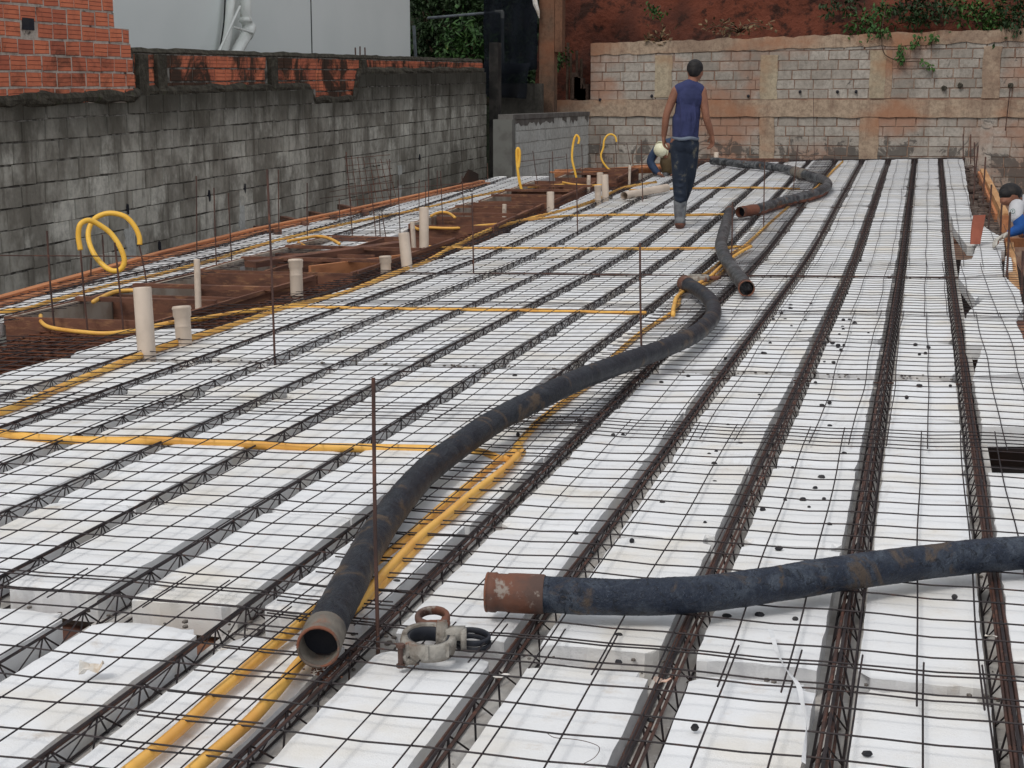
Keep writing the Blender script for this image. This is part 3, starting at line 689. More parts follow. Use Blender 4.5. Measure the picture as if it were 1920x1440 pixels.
# foam blocks -----------------------------------------------------
ROWS=[(2.1,3.545),(3.63,4.70),(4.705,5.77),(5.775,6.84),(6.845,7.84),(7.95,9.07),(9.075,10.2),(10.205,11.32),(11.325,12.37),(12.50,13.64),(13.645,14.79),(14.795,15.90),(16.01,17.14),(17.145,18.27),(18.33,19.44),(19.445,20.57),(20.66,21.77),(21.775,22.92),(22.95,24.07),(24.075,25.2)]
def foam(u0,u1,v0,v1,label,grp,dz=0.,nu=4,nv=10,skew=None,near=False,shape=None,name='foam_block'):
    if near: nu,nv=10,30
    c=SV((u0+u1)/2,(v0+v1)/2,dz);vs=[];fs=[];sd_=ru(0,99);e=.008
    tilt=ru(-.004,.004);ch=[ru(0,1) for _ in range(4)]
    for j in range(nv+1):
        tv=j/nv
        for i in range(nu+1):
            tu=i/nu
            u=u0+(u1-u0)*tu;v=v0+(v1-v0)*tv
            z=dz+tilt*(tv-.5)*2+.0016*math.sin(v*44+sd_)*(.4+noise.noise(Vector((u*3,v*2,sd_))))+.003*noise.noise(Vector((u*5,v*3,sd_)))
            # worn edges
            if j in(0,nv): v+=.014*noise.noise(Vector((u*16,sd_,j)))*(1.6 if near else 1);z-=.006
            if i in(0,nu): u+=.005*noise.noise(Vector((v*9,sd_,i)));z-=.004
            if (j in(0,nv)) and (i in(0,nu)):
                q=ch[(j>0)*2+(i>0)]**2*.040;v+=q*(1 if j==0 else -1);u+=q*.6*(1 if i==0 else -1)
            p_=SV(u,v,z)
            if shape: p_=shape(tu,tv,z)
            vs.append(p_)
    nb=len(vs);ring=[i for i in range(nu+1)]+[j*(nu+1)+nu for j in range(1,nv+1)]+[nv*(nu+1)+i for i in range(nu-1,-1,-1)]+[j*(nu+1) for j in range(nv-1,0,-1)]
    for i in ring: vs.append(vs[i]-Vector((0,0,.086)))
    for j in range(nv):
        for i in range(nu): q=j*(nu+1)+i;fs.append((q,q+1,q+nu+2,q+nu+1))
    m_=len(ring)
    for i in range(m_): fs.append((ring[(i+1)%m_],ring[i],nb+i,nb+(i+1)%m_))
    fs.append(tuple(nb+i for i in range(m_))[::-1])
    o=mesh(name,vs,fs,M_EPS,origin=c);tag(o,label,'foam block',grp);return o
cnt=0
for k in range(12):
    for r,(v0,v1) in enumerate(ROWS):
        u1=JX[k]-.049;u0=(JX[k+1]+.049) if k<11 else JX[k]-.36
        if k==11 and (v1>9.2 or v1<5): continue
        if k>=10 and v1>20.7: continue
        if k==9 and v1>24.2: continue
        # out of frame on the left?
        p_=SV(u1,v1)-CAM;c_=p_.dot(FW);
        if 960+F*p_.dot(RT)/c_<-25: continue
        dz=ru(-.006,.006)+(-.008 if r==0 else 0)
        v0_,v1_=v0,v1
        if r==1 and k in(4,5,6): v0_+=.06+ru(-.02,.02);dz+=.008
        if r==0: v1_+=ru(-.02,.005)
        foam(u0+ru(-.004,.004),u1+ru(-.004,.004),v0_+ru(0,.006),v1_-ru(0,.006),f'white foam block, {ORD[r]} row from the camera, {ORD[k]} column from the right','foam blocks of the main deck',dz,near=(r<3),nv=12 if r<9 else 8);cnt+=1
# first column right of the rightmost joist, far part, normal blocks
rb=[(17.3,18.29),(18.32,19.44),(19.445,20.59),(20.63,21.77),(21.775,22.92),(22.95,24.07),(24.075,25.2)]
for i,(v0,v1) in enumerate(rb):
    foam(.291,.52+.01*i,v0,v1,f'white foam block right of the rightmost joist, {ORD[len(rb)-1-i]} from the far wall','foam blocks right of the last joist',ru(-.005,.005))
def polyblock(px,label,dz=0.,th=.086,grp='loose foam blocks along the right edge'):
    pts=[D(x,y,dz) for x,y in px];c=sum(pts,Vector())/len(pts)
    pp=[]
    for i in range(len(pts)):
        a,b=pts[i],pts[(i+1)%len(pts)];n=max(2,int((b-a).length/.05))
        for j in range(n):
            q=a+(b-a)*(j/n);
            if j: q+=Vector((ru(-.004,.004),ru(-.006,.006),0))
            pp.append(q)
    n=len(pp);inn=[c+(q-c)*.96+Vector((0,0,.003)) for q in pp]
    vs=pp+[q-Vector((0,0,th)) for q in pp]+inn
    fs=[(i,(i+1)%n,n+(i+1)%n,n+i)[::-1] for i in range(n)]+[(i,(i+1)%n,2*n+(i+1)%n,2*n+i) for i in range(n)]+[tuple(range(2*n,3*n))]+[tuple(range(n,2*n))[::-1]]
    o=mesh('loose_foam_block',vs,fs,M_EPS,origin=c)
    bm=bmesh.new();bm.from_mesh(o.data);bmesh.ops.recalc_face_normals(bm,faces=bm.faces);bm.to_mesh(o.data);bm.free()
    tag(o,label,'foam block',grp);return o
polyblock([(1784,406),(1838,404),(1845,430),(1826,462),(1813,461),(1789,428)],'loose foam block with a pointed near end beneath the red tile',-.005)
polyblock([(1845,424),(1858,434),(1881,446),(1884,468),(1827,470),(1840,445)],'loose foam block right behind the red tile by the timber')
polyblock([(1828,470),(1876,468),(1880,514),(1798,519),(1802,488),(1822,486)],'loose notched foam block just below the red tile')
polyblock([(1886,480),(1897,484),(1899,506),(1883,508)],'small offcut of foam beside the near timber',.0)
polyblock([(1799,524),(1884,519),(1912,545),(1915,557),(1834,556),(1829,563)],'loose foam block cut slantwise beside a dark triangular hole')
polyblock([(1846,560),(1914,560),(1920,578),(1906,598),(1812,592),(1817,583)],'loose foam block with slanted left side above the widest one')
polyblock([(1808,597),(1904,602),(1922,640),(1922,648),(1812,646)],'wide loose foam block with a shaded far step',-.004)
polyblock([(1842,650),(1922,652),(1922,700),(1825,705)],'loose foam block scored with dark marks',.004)
polyblock([(1824,711),(1922,716),(1922,800),(1842,800)],'loose foam block in front of the square dark hole')
polyblock([(1852,886),(1922,888),(1925,1030),(1872,1030)],'loose foam block just below the square dark hole')
polyblock([(1874,1042),(1928,1042),(1945,1240),(1896,1240)],'loose foam block crossed by the nearest thick hose')
polyblock([(1900,1275),(1950,1275),(1975,1445),(1922,1445)],'loose foam block at the bottom right corner')
# left strip between formwork and wall
SX=[-5.60,-5.99,-6.38]
def stripl(Y):   # outer edge of the strip, along the edge plank
    P_=[(0,-5.2),(9.5,-6.20),(12.8,-6.64),(15,-6.64),(16.6,-6.32),(18.8,-6.03),(20.6,-5.80),(30,-5.2)]
    for (a,xa),(b,xb) in zip(P_[:-1],P_[1:]):
        if Y<=b: return xa+(xb-xa)*(Y-a)/(b-a)
for i,u in enumerate(SX):
    joist(u,(8.2,9,13)[i],(22.5,20,16.5)[i],['inner','middle','outer'][i]+' lattice joist of the narrow deck strip beside the left wall','lattice joists of the left strip',extra=1)
for i,(ua,ub) in enumerate(((-5.26,-5.56),(-5.64,-5.95),(-6.03,-6.34),(-6.42,-6.60))):
    for r,(v0,v1) in enumerate(ROWS):
        if v0<(8 if i<2 else 9) or v1>23: continue
        ua2,ub2=ua,ub
        if i==0: ua2=-5.47 if v1<14.9 else -5.06
        ym=SV(ub,(v0+v1)/2).y;lim=stripl(ym)
        if ua2<lim+.06: continue
        ub2=max(ub2,lim+.03)
        foam(ub2,ua2,v0,v1,f'white foam block of the left strip, {ORD[i]} column from the formwork, {ORD[r-5]} row',' '.join(['foam blocks of the left strip']),ru(-.01,.01),nu=3,nv=8)
foam(-5.55,-5.12,6.9,8.3,'white foam block left of the recessed rebar beam in front of the formwork','foam blocks of the left strip')
foam(-5.95,-5.63,6.9,8.3,'white foam block at the left picture edge beside the rebar beam','foam blocks of the left strip')
foam(-5.56,-5.47,8.33,9.3,'narrow white foam offcut beside the nearest formwork box','foam blocks of the left strip')
# boards added under the cross ribs to stop light leaking from below
for i,v in enumerate((3.59,7.895,12.44,15.95)):
    mb=MB();a=SV(.34,v,-.112);b=SV(-4.25,v,-.112);mb.plank(a,b,.3,.02);tag(mb.build('rib_board',M_WOOD),f'board under the {ORD[i]} cross gap from the camera, between the foam rows','board','boards under the cross gaps')
for i,(v,n_) in enumerate(((7.895,1),(12.43,2),(15.95,1),(18.30,1),(20.61,1))):
    for j in range(n_):
        mb=MB();z_=(-.035,-.002,-.02,-.02,-.02)[i]+.005*j;pts=[SV(u_,v-.03+.028*j+.012*noise.noise(Vector((u_*.8,v,j))),z_+.006*noise.noise(Vector((u_*1.5,v,j+5)))) for u_ in [.30-.44*q for q in range(11)]]
        for a,b in zip(pts[:-1],pts[1:]): mb.bar(a,b,.0045,5,False)
        tag(mb.build('rib_bar',M_BAR),f'{["nearest","middle","far"][j]} dark bar laid along the {ORD[i]} cross gap from the camera','rebar','bars along the cross gaps')
# shuttering under the holes, battens darkened to put the holes' shade into colour
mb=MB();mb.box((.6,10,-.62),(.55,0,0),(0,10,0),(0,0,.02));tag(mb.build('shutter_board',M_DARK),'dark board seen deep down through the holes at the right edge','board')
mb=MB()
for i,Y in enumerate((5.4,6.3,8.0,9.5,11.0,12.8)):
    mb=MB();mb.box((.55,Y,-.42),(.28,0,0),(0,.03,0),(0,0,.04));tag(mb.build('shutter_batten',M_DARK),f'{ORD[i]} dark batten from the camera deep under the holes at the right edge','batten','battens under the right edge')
# steel mesh sheets ------------------------------------------------
PITCH=.147
def sheetmesh(u0,u1,v0,v1,label,ph=(0,0),dz=0,rw=.0024,us=None,skewd=0.,clip=None,grp='welded wire mesh sheets on the deck'):
    e=MB()
    nu=int((u1-u0)/PITCH);nv=int((v1-v0)/PITCH)
    def zz(u,v):
        k_=(.25-u)/.393;f=abs(k_-round(k_))*2   # 0 over a joist, 1 mid-bay
        return .0265+dz-.006*f*f+.007*noise.noise(Vector((u*1.6,v*1.2,7)))
    for i in range(nu+1):
        u=u0+ph[0]+i*PITCH;du=ru(-.006,.006);v=v0+ph[1]-.05;pr=None;ve=v0+ph[1]+nv*PITCH+.05
        while v<ve+.001:
            uu=u+du+.018*noise.noise(Vector((u*3,v*.9,2+dz*100)))+skewd*(v-v0)
            q=SV(uu,v,zz(uu,v)+.004)
            if clip and not clip(uu,v): q=None
            if pr is not None and q is not None: e.bar(pr,q,rw,4,True)
            pr=q;v+=.147 if v+.147<=ve or abs(v-ve)<.01 else max(.01,ve-v)
    for j in range(nv+1):
        v=v0+ph[1]+j*PITCH;dv=ru(-.010,.010);tl=ru(-.004,.004);u=u0+ph[0]-.05;pr=None;ue=u0+ph[0]+nu*PITCH+.05
        while u<ue+.001:
            vv=v+dv+tl*(u-u0)+.014*noise.noise(Vector((u*1.1,v*5,3+dz*100)))
            q=SV(u+skewd*(v-v0),vv,zz(u,vv))
            if clip and not clip(u,vv): q=None
            if pr is not None and q is not None: e.bar(pr,q,rw,4,True)
            pr=q;u+=.131 if u+.131<=ue or abs(u-ue)<.01 else max(.01,ue-u)
    o=e.build('wire_mesh_sheet',M_WIRE);tag(o,label,'wire mesh',grp);return o
VS=[(2.0,3.62),(3.42,6.36),(6.14,10.20),(10.0,13.1),(12.95,16.6),(16.4,20.0),(19.85,25.1)]
nmz=['nearest','second nearest','third nearest','middle','third farthest','second farthest','farthest']
for i,(a,b) in enumerate(VS):
    r=1.02 if i<1 else (.86 if a<20 else .60)
    cl=(lambda u,v:u<.80-.010*max(0,v-17)) if a<20 else (lambda u,v:u<.58)
    sheetmesh(-1.58,r,a,b,f'{nmz[i]} wire mesh sheet on the right half of the deck',(ru(0,.05),0),.0+.003*(i%2),clip=cl)
    lt=-4.62 if a<8 else (-4.45 if a<16 else -4.20)
    c2=lambda u,v:u>(-5.2 if v<8.4 else -4.50 if v<10 else -4.24 if v<17 else -4.08 if v<20.6 else -3.7)
    sheetmesh(-5.2 if a<8.4 else lt,-1.36,a+.147,b+.147,f'{nmz[i]} wire mesh sheet on the left half of the deck',(ru(0,.05),.012),.006+.003*(i%2),clip=c2)
for i,(a,b) in enumerate(((7.3,13.0),(12.85,17.5),(17.35,22.4))):
    c3=lambda u,v:(u<-5.18 or v>8.6) and u>stripl(SV(u,v).y)+.01
    sheetmesh(-6.7,-5.30 if a<12 else -5.05,a,b,['nearest','middle','farthest'][i]+' wire mesh sheet on the narrow strip beside the left wall',(ru(0,.05),0),.004,clip=c3,grp='wire mesh sheets on the left strip')
# plank edging of the left strip
ep=[(-80,578),(0,557),(150,515),(300,473),(480,428),(640,396),(800,361),(908,338)]
epl=empty('edge_plank',D(300,473));tag(epl,'long orange plank edging the deck beside the grey block wall','plank')
q=[D(x,y,.045) for x,y in ep]
for i in range(len(q)-1):
    mb=MB();mb.plank(q[i]-Vector((.02,0,0)),q[i+1]-Vector((.02,0,0)),.07,.16,tone=rnd());mb.plank(q[i]+Vector((.05,.0,-.025)),q[i+1]+Vector((.05,0,-.025)),.07,.02,tone=rnd())
    mb.build('board',M_WOODO,epl)
for i,(a,b) in enumerate((((480,423),(513,430)),((530,405),(565,415)),((583,396),(618,404)),((637,383),(678,393)))):
    mb=MB();pa=onX(*a,-7.9);pb=D(*b,.05);mb.plank(pa,pb+Vector((.05,0,.0)),.07,.07);tag(mb.build('prop_timber',M_WOOD),f'{ORD[i]} short timber from the left jutting from the edge plank towards the wall','timber','timbers between plank and wall')
# ================================================================ FORMWORK boxes
def fbox(xl,xr,y0,y1,label,bat,h=.20,top=.035,fronth=.14):
    e=empty('formwork_box',(xl,y0,zd(y0)));tag(e,label,'formwork','timber formwork boxes between the decks')
    P=lambda x,y,z=top:Vector((x,y+kk(y)*(x-.25)*.35,zd(y)+z))
    y0a=y0
    for (a,b,m_,nm) in((P(xl,y0),P(xl,y1),M_PLY,'side_board'),(P(xr,y0),P(xr,y1),M_WOOD,'side_board'),(P(xl-.02,y0),P(xr+.02,y0),M_WOOD,'front_board'),(P(xl-.02,y1),P(xr+.02,y1),M_WOOD,'back_board')):
        mb=MB();n=3 if 'side' in nm else 1
        hh=.34 if nm!='side_board' or m_==M_PLY else fronth+.1
        for i in range(n):
            mb.plank(a+(b-a)*(i/n)+Vector((0,0,ru(-.006,.006))),a+(b-a)*((i+1)/n-.004)+Vector((0,0,ru(-.006,.006))),.022,hh,tone=rnd())
        mb.build(nm,m_,e)
    # rim battens
    mb=MB();mb.plank(P(xl-.025,y0,top+.004),P(xl-.025,y1,top+.004),.022,.05);mb.build('rim',M_WOOD,e)
    mb=MB();mb.plank(P(xr+.02,y0+.1,top+.006),P(xr+.02,y1-.1,top+.006),.02,.03);mb.build('rim',M_WOOD,e)
    for (t0,t1,dx0,dx1) in bat:
        a=P(xl-.02+dx0,y0+(y1-y0)*t0,top+.028);b=P(xr+.02+dx1,y0+(y1-y0)*t1,top+.028);mb=MB();mb.plank(a,b,.05,.028);mb.build('batten',M_WOOD,e)
    # inner partition and dark bottom
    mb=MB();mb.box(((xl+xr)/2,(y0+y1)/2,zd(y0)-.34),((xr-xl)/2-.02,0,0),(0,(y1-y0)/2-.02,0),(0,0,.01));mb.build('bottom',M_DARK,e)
    return e,P
def part(e,P,x0,y0,x1,y1,h,m_=None,th=.024,top=.03,nm='partition'):
    mb=MB();mb.plank(P(x0,y0,top),P(x1,y1,top),th,h);mb.build(nm,m_ or M_WOOD,e)
e,P=fbox(-5.42,-4.47,8.62,11.3,'nearest timber formwork box, open, with pale stained inner side',[(.32,.32,0,0),(.62,.62,0,.05)])
part(e,P,-5.40,9.9,-4.5,9.9,.3)
e,P=fbox(-5.48,-4.26,11.5,14.35,'second timber formwork box with crossed boards and dark pockets',[(.28,.28,0,0),(.62,.6,0,0)])
part(e,P,-5.3,12.0,-4.6,13.8,.05,M_WOOD,.13,.055,'loose_board');part(e,P,-5.0,11.6,-5.0,12.6,.28);part(e,P,-5.45,12.9,-4.55,12.9,.3);part(e,P,-4.75,11.9,-4.30,12.9,.16,M_WOODO,.03,.04)
part(e,P,-4.95,13.0,-4.95,14.3,.28)
e,P=fbox(-5.02,-4.18,15.4,17.6,'third timber formwork box, behind the tallest cream pipe',[(.4,.4,0,0),(.75,.75,0,0)]);part(e,P,-5,16.2,-4.25,16.2,.3)
e,P=fbox(-4.95,-4.15,17.8,20.4,'fourth timber formwork box with several cross battens',[(.2,.2,0,0),(.45,.45,0,0),(.7,.7,0,.1)]);part(e,P,-4.9,19,-4.2,19,.3)
e,P=fbox(-4.75,-3.98,20.9,22.6,'farthest timber formwork box below the curled yellow hoses',[(.3,.3,0,0),(.65,.65,0,0)])
# far edge boards
fbx=[((1040,318),(1120,316),(1190,312)),((1190,310),(1262,306)),((1255,300),(1340,297),(1480,297))]
for i,l in enumerate(fbx):
    mb=MB();pp=[D(x,y,.03) for x,y in l]
    for a,b in zip(pp[:-1],pp[1:]): mb.plank(a,b,.06,.12,tone=rnd());mb.plank(a+Vector((.0,-.22,-.02)),b+Vector((0,-.22,-.02)),.2,.02,tone=rnd())
    tag(mb.build('edge_board',M_WOODO if i<2 else M_WOOD),f'{ORD[i]} rusty brown board from the left along the far deck edge','board','boards along the far edge')
mb=MB();pp=[SV(u,25.3,.0) for u in(.6,-.5,-1.6,-3.0)]
for a,b in zip(pp[:-1],pp[1:]): mb.plank(a,b,.10,.12)
tag(mb.build('edge_beam',M_DARK),'dark edge board closing the far end of the foam rows below the wall','board')
# recessed rebar beam in front of and beside the formwork
be=empty('rebar_beam',(-4.8,7.5,-.2));tag(be,'recessed beam packed with rusty bars in front of the formwork boxes','beam')
mb=MB();mb.box((-4.95,6.0,-.33),(.55,0,0),(0,2.65,0),(0,0,.01));mb.box((-5.13,6.2,-.2),(.012,0,0),(0,2.4,0),(0,0,.12));mb.build('mould_board',M_WOOD,be)
mb=MB()
for i in range(30):
    u=-5.1+.66*i/29+ru(-.01,.01);z_=[-.03,-.05,-.10,-.16,-.22][i%5]
    pts=[Vector((u+.012*noise.noise(Vector((y*.7,i,0))),y,z_+.012*noise.noise(Vector((y*.6,i,3))))) for y in [3.5+.6*j for j in range(9)]]
    for a,b in zip(pts[:-1],pts[1:]): mb.bar(a,b,.0055,5,False)
for j in range(44):
    y=3.6+j*.115;sk=ru(-.03,.03)
    mb.bar((-5.11,y,-.022),(-4.44,y+.06+sk,-.022),.004,4);mb.bar((-5.11,y+.02,-.2),(-4.44,y+.08+sk,-.2),.004,4);mb.bar((-5.11,y,-.022),(-5.11,y+.02,-.2),.004,4);mb.bar((-4.44,y+.06,-.022),(-4.44,y+.08,-.2),.004,4)
mb.build('bar_cage',M_RUST,be)
be=empty('rebar_beam',(-4.35,14,-.2));tag(be,'narrow rebar-filled beam between the formwork boxes and the main deck','beam')
mb=MB();mb.box((-4.38,12,-.30),(.22,0,0),(0,3.4,0),(0,0,.01));mb.build('mould_board',M_DARK,be)
mb=MB()
for i in range(8):
    pts=[Vector((-4.36+.022*i+.01*noise.noise(Vector((y,i,0)))+(.30 if y>15 else 0)*min(1,(y-15)/3),y,zd(y)-.02-.05*(i%3))) for y in [8.6+.6*j for j in range(22)]]
    for a,b in zip(pts[:-1],pts[1:]): mb.bar(a,b,.0055,5,False)
for j in range(95):
    y=8.7+j*.13;xo=.30*min(1,max(0,(y-15)/3));mb.bar((-4.37+xo,y,zd(y)-.012),(-4.18+xo,y+.01,zd(y)-.012),.004,4)
mb.build('bar_cage',M_RUST,be)
# right edge timbers
rp=empty('edge_timber',D(1860,340));tag(rp,'orange timber along the right deck edge ending beside the bending worker','timber')
a=D(1836,316,.0);b=D(1880,400,.03);a.x=.82;b.x=.86
mb=MB();mb.plank(a,b,.075,.11);mb.build('beam',M_WOODL,rp)
mb=MB();mb.plank(b+Vector((0,-.01,-.02)),b+Vector((0,-.035,-.02)),.08,.18);mb.build('end_face',M_WOODO,rp)
mb=MB();mb.plank(a+Vector((-.06,-.2,-.03)),b+Vector((-.06,.8,-.06)),.03,.13);mb.build('side_board',M_WOODO,rp)
mb=MB();mb.plank(D(1893,452,.0),D(1905,560,-.05),.07,.09);tag(mb.build('fresh_timber',M_WOODL),'fresh orange timber running towards the camera at the right edge','timber')
mb=MB();mb.plank(D(1885,446,.03),D(1960,447,.03),.10,.08);tag(mb.build('cross_timber',M_WOODO),'short cross timber under the hand of the bending worker','timber')
mb=MB();mb.plank(D(1912,600,-.02),D(1935,690,-.02),.05,.2);tag(mb.build('side_shutter',M_WOOD),'rusty brown board end at the right picture edge by the wide foam block','board')
# grey rubble strip between far foam blocks and timber
mb=MB()
for i in range(26):
    y=15.5+i*.38;mb.sphere((.68+ru(-.04,.04),y,zd(y)-.10+ru(-.02,.01)),ru(.05,.10),(1,1.6,.5),8,tone=rnd())
mb.box((.68,20.5,.12),(.14,0,0),(0,5.2,.208),(0,0,.01));tag(mb.build('rubble_strip',simple('rubble',(.14,.105,.085),(.09,.055,.04),12,.95,c3=(.28,.26,.24),sc3=14)),'strip of greyish rubble along the inside of the right timber','rubble',kind='stuff')
# red tile standing on end
mb=MB();ps=[(1826,404,1848,403),(1823,420,1845,420),(1821,440,1841,440),(1820,458,1838,458)]
base=D(1829,459,.02);cB=dep(base);vs=[]
for i,(xa,ya,xb,yb) in enumerate(ps):
    c_=cB-.0+.03*(3-i)
    for x,y in((xa,ya),(xb,yb)): vs.append(atC(x,y,c_))
bk=[v+HF*.02 for v in vs];m_=len(vs);fs=[]
for i in range(3):
    q=2*i;fs+=[(q,q+1,q+3,q+2),(m_+q+1,m_+q,m_+q+2,m_+q+3),(q,q+2,m_+q+2,m_+q),(q+1,m_+q+1,m_+q+3,q+3)]
fs+=[(0,m_,m_+1,1),(6,7,m_+7,m_+6)]
o=mesh('clay_tile',vs+bk,fs,M_TILE);tag(o,'curved red clay tile standing on end on the foam at the right edge','tile')
# ================================================================ PIPES
def pipe(base,top,w,label,collar=False,open_=True,thin=False):
    b=D(*base,0);b_=b-Vector((0,0,.08));t=atC(top[0],top[1],dep(b));r=w/2*dep(b)/F
    e=empty('pipe_stub',b);tag(e,label,'pipe','cream pipes standing on the deck')
    ax=(t-b).normalized();mb=MB();n=20
    def ringp(c,rr): 
        u=ax.orthogonal().normalized();v=ax.cross(u);return[c+(u*math.cos(2*math.pi*i/n)+v*math.sin(2*math.pi*i/n))*rr for i in range(n)]
    prof=[(b_,r)]
    if collar: prof+=[(t-ax*r*1.4,r),(t-ax*r*1.25,r*1.13),(t-ax*r*.45,r*1.13),(t-ax*r*.40,r*1.19),(t-ax*r*.15,r*1.19),(t-ax*r*.1,r*1.12),(t,r*1.12)]
    else: prof+=[(t-ax*.01,r),(t,r*.985)]
    rr=prof[-1][1];prof+=[(t,rr*.90),(t-ax*.12,rr*.88)]
    vs=[];[vs.extend(ringp(c,q)) for c,q in prof];fs=[]
    for i in range(len(prof)-1):
        for j in range(n): fs.append((i*n+j,i*n+(j+1)%n,(i+1)*n+(j+1)%n,(i+1)*n+j))
    mb.add(vs,fs);mb.build('pipe_body',M_PVC,e,True)
    mb=MB();c=t-ax*.1;mb.add(ringp(c,rr*.89)+[c],[(j,(j+1)%n,n) for j in range(n)]);mb.build('bore',M_PVCD,e)
    return e
pipe((276,668),(266.5,539),34,'tallest nearest cream pipe, leaning slightly, beside the formwork front')
pipe((346,645),(340,574),30,'short cream pipe with a belled rim next to the tallest near pipe',True)
pipe((372,588),(369,486),12,'thin cream pipe standing at the near formwork box')
pipe((557,551),(554,486),24,'cream pipe with a collar standing alone before the second formwork box',True)
pipe((724,513),(722,480),20,'shortest stout cream pipe with collar beside the second formwork box',True)
pipe((765,505),(757,437),21,'leaning cream pipe right of the short collared one')
pipe((777,467),(773,416),9,'slim cream pipe just left of the tall straight one')
pipe((795,473),(795,389),18,'tall straight cream pipe in the middle of the pipe row')
pipe((945,408),(946,383),8,'small slim cream pipe at the fourth formwork box')
pipe((1032,394),(1032,360),14,'stout cream pipe left of the far cluster of pipes')
pipe((1103,357),(1104,329),7,'slim cream pipe just behind the far cluster on its left')
pipe((1125,350),(1125,324),12,'rearmost cream pipe of the far cluster of three')
pipe((1136,376),(1134,328),13,'tallest cream pipe of the far cluster of three')
pipe((1122,381),(1121,348),12,'collared front cream pipe of the far cluster of three',True)
pipe((1180,336),(1181,310),5,'thinnest far cream pipe before the far boards')
pipe((1343,303),(1343,286),9,'short cream pipe at the far deck edge behind the hose')
# lying pipe
r_=.048;a=D(1170,367,r_+.02);b=D(1250,352,r_+.02)
e=empty('lying_pipe',a);tag(e,'cream pipe lying on the mesh with its open end to the left','pipe')
mb=MB();mb.tube([a,b],r_,18,caps=False);mb.tube([a,a+(b-a)*.3],r_*.88,18,caps=False);mb.build('pipe_body',M_PVC,e,True)
mb=MB();mb.tube([a+(b-a)*.28,a+(b-a)*.29],r_*.87,18);mb.build('bore',M_PVCD,e)
# ================================================================ YELLOW CONDUITS
def conduit(pts,label,r=.0145,dz=.010,k=6,grp='yellow conduits lying on the deck',raw=False,wav=True,mt=None):
    P_=[D(x,y,dz) for x,y in pts] if not raw else pts
    pp=cr(P_,k)
    if wav: pp=[q+Vector((.004*noise.noise(q*3),0,.003*noise.noise(q*4+Vector((3,3,3))))) for q in pp]
    mb=MB();mb.tube(pp,r,10);o=mb.build('yellow_conduit',mt or M_YEL,None,True);tag(o,label,'conduit',grp);return o
conduit([(235,1448),(330,1372),(420,1290),(500,1222),(560,1172),(615,1125),(680,1075),(745,1025),(800,975),(860,925),(915,880),(952,855),(975,838)],'yellow conduit leaving the picture bottom, left one of the pair')
conduit([(355,1448),(460,1358),(525,1288),(570,1235),(640,1165),(700,1112),(760,1050),(820,990),(880,940),(930,897),(965,865),(980,848)],'yellow conduit leaving the picture bottom, right one of the pair',dz=.013)
conduit([(660,1150),(720,1075),(790,1005),(850,955),(905,910),(950,875),(972,852)],'third yellow conduit squeezed between the pair beside the big hose',dz=.030)
conduit([(-10,811),(60,820),(150,826),(300,827),(450,833),(560,838),(700,841),(830,843),(900,848),(940,862),(962,856)],'yellow conduit crossing the left half in the foreground',.018)
conduit([(962,862),(970,835),(990,812),(1020,782),(1065,748),(1110,715),(1160,660),(1205,622),(1258,588),(1272,572),(1277,545),(1300,528),(1335,505),(1365,480),(1395,462),(1425,435),(1455,408),(1478,388),(1500,368),(1530,352),(1560,322),(1580,303)],'long yellow conduit running away to the far wall under the hoses')
conduit([(1262,590),(1268,560),(1290,542),(1330,520),(1352,500),(1380,478),(1408,462)],'second yellow conduit beside the long one near the far clamp',dz=.03)
conduit([(1300,545),(1335,525),(1358,508)],'short third yellow conduit between hose end and far clamp',dz=.014)
conduit([(372,600),(430,588),(530,576),(620,576),(700,578),(800,579),(950,581),(1100,584),(1212,587)],'yellow conduit crossing the deck at mid distance',.0125)
conduit([(800,462),(860,465),(950,465),(1100,466),(1250,466),(1340,465),(1408,461)],'yellow conduit crossing the deck behind the mid-distance one',.0125)
conduit([(985,413),(1060,405),(1150,403),(1240,403),(1290,403),(1365,402)],'yellow conduit crossing the deck at the feet of the walking worker',.0125)
conduit([(1180,356),(1290,353),(1400,352),(1500,354)],'farthest crossing yellow conduit behind the worker',.0125)
conduit([(-10,778),(60,750),(130,720),(210,688),(290,656),(370,630),(440,608),(500,588),(540,575),(600,562),(660,545),(720,520),(760,505),(800,490),(850,463),(920,430),(985,412),(1050,396),(1110,378),(1170,352),(1230,342)],'longest yellow conduit along the left side of the main deck',.019)
conduit([(76,592),(78,604),(95,614),(140,621),(195,625),(250,620),(310,607),(375,597),(430,588),(480,583)],'yellow conduit looping below the nearest formwork box',.0125,dz=.02)
conduit([(-10,585),(50,579),(90,566),(150,550),(210,534),(270,521),(330,506),(420,481),(500,456),(560,441),(610,428),(680,413),(760,398),(830,382),(900,366),(980,352),(1060,346)],'yellow conduit running along the strip beside the left wall')
conduit([(175,566),(190,558),(215,548),(240,545),(262,545)],'short yellow conduit arching over the near formwork corner',dz=.05)
conduit([(540,452),(575,446),(600,443),(620,448),(636,457)],'yellow conduit arching over the second formwork box',dz=.10)
conduit([(560,455),(572,462)],'tiny yellow conduit end at the second formwork box rim',dz=.04)
conduit([(808,405),(818,400),(830,398),(842,400),(853,408)],'small yellow conduit arch over the third formwork box',dz=.10)
conduit([(775,424),(785,430),(800,427),(850,428),(905,423),(960,418)],'yellow conduit sagging across the third formwork box',dz=.02)
conduit([(1055,342),(1070,345),(1100,348),(1130,347)],'yellow conduit under the far cluster of pipes',dz=.05)
def loop(pts,c0,label,r=.0125,k=8,dc=None):
    n=len(pts);P_=[atC(x,y,c0+(dc[i] if dc else 0)) for i,(x,y) in enumerate(pts)]
    conduit(P_,label,r,0,k,'yellow conduits curled up on rods',raw=True,wav=False,mt=M_YELU)
cL=dep(D(225,612))
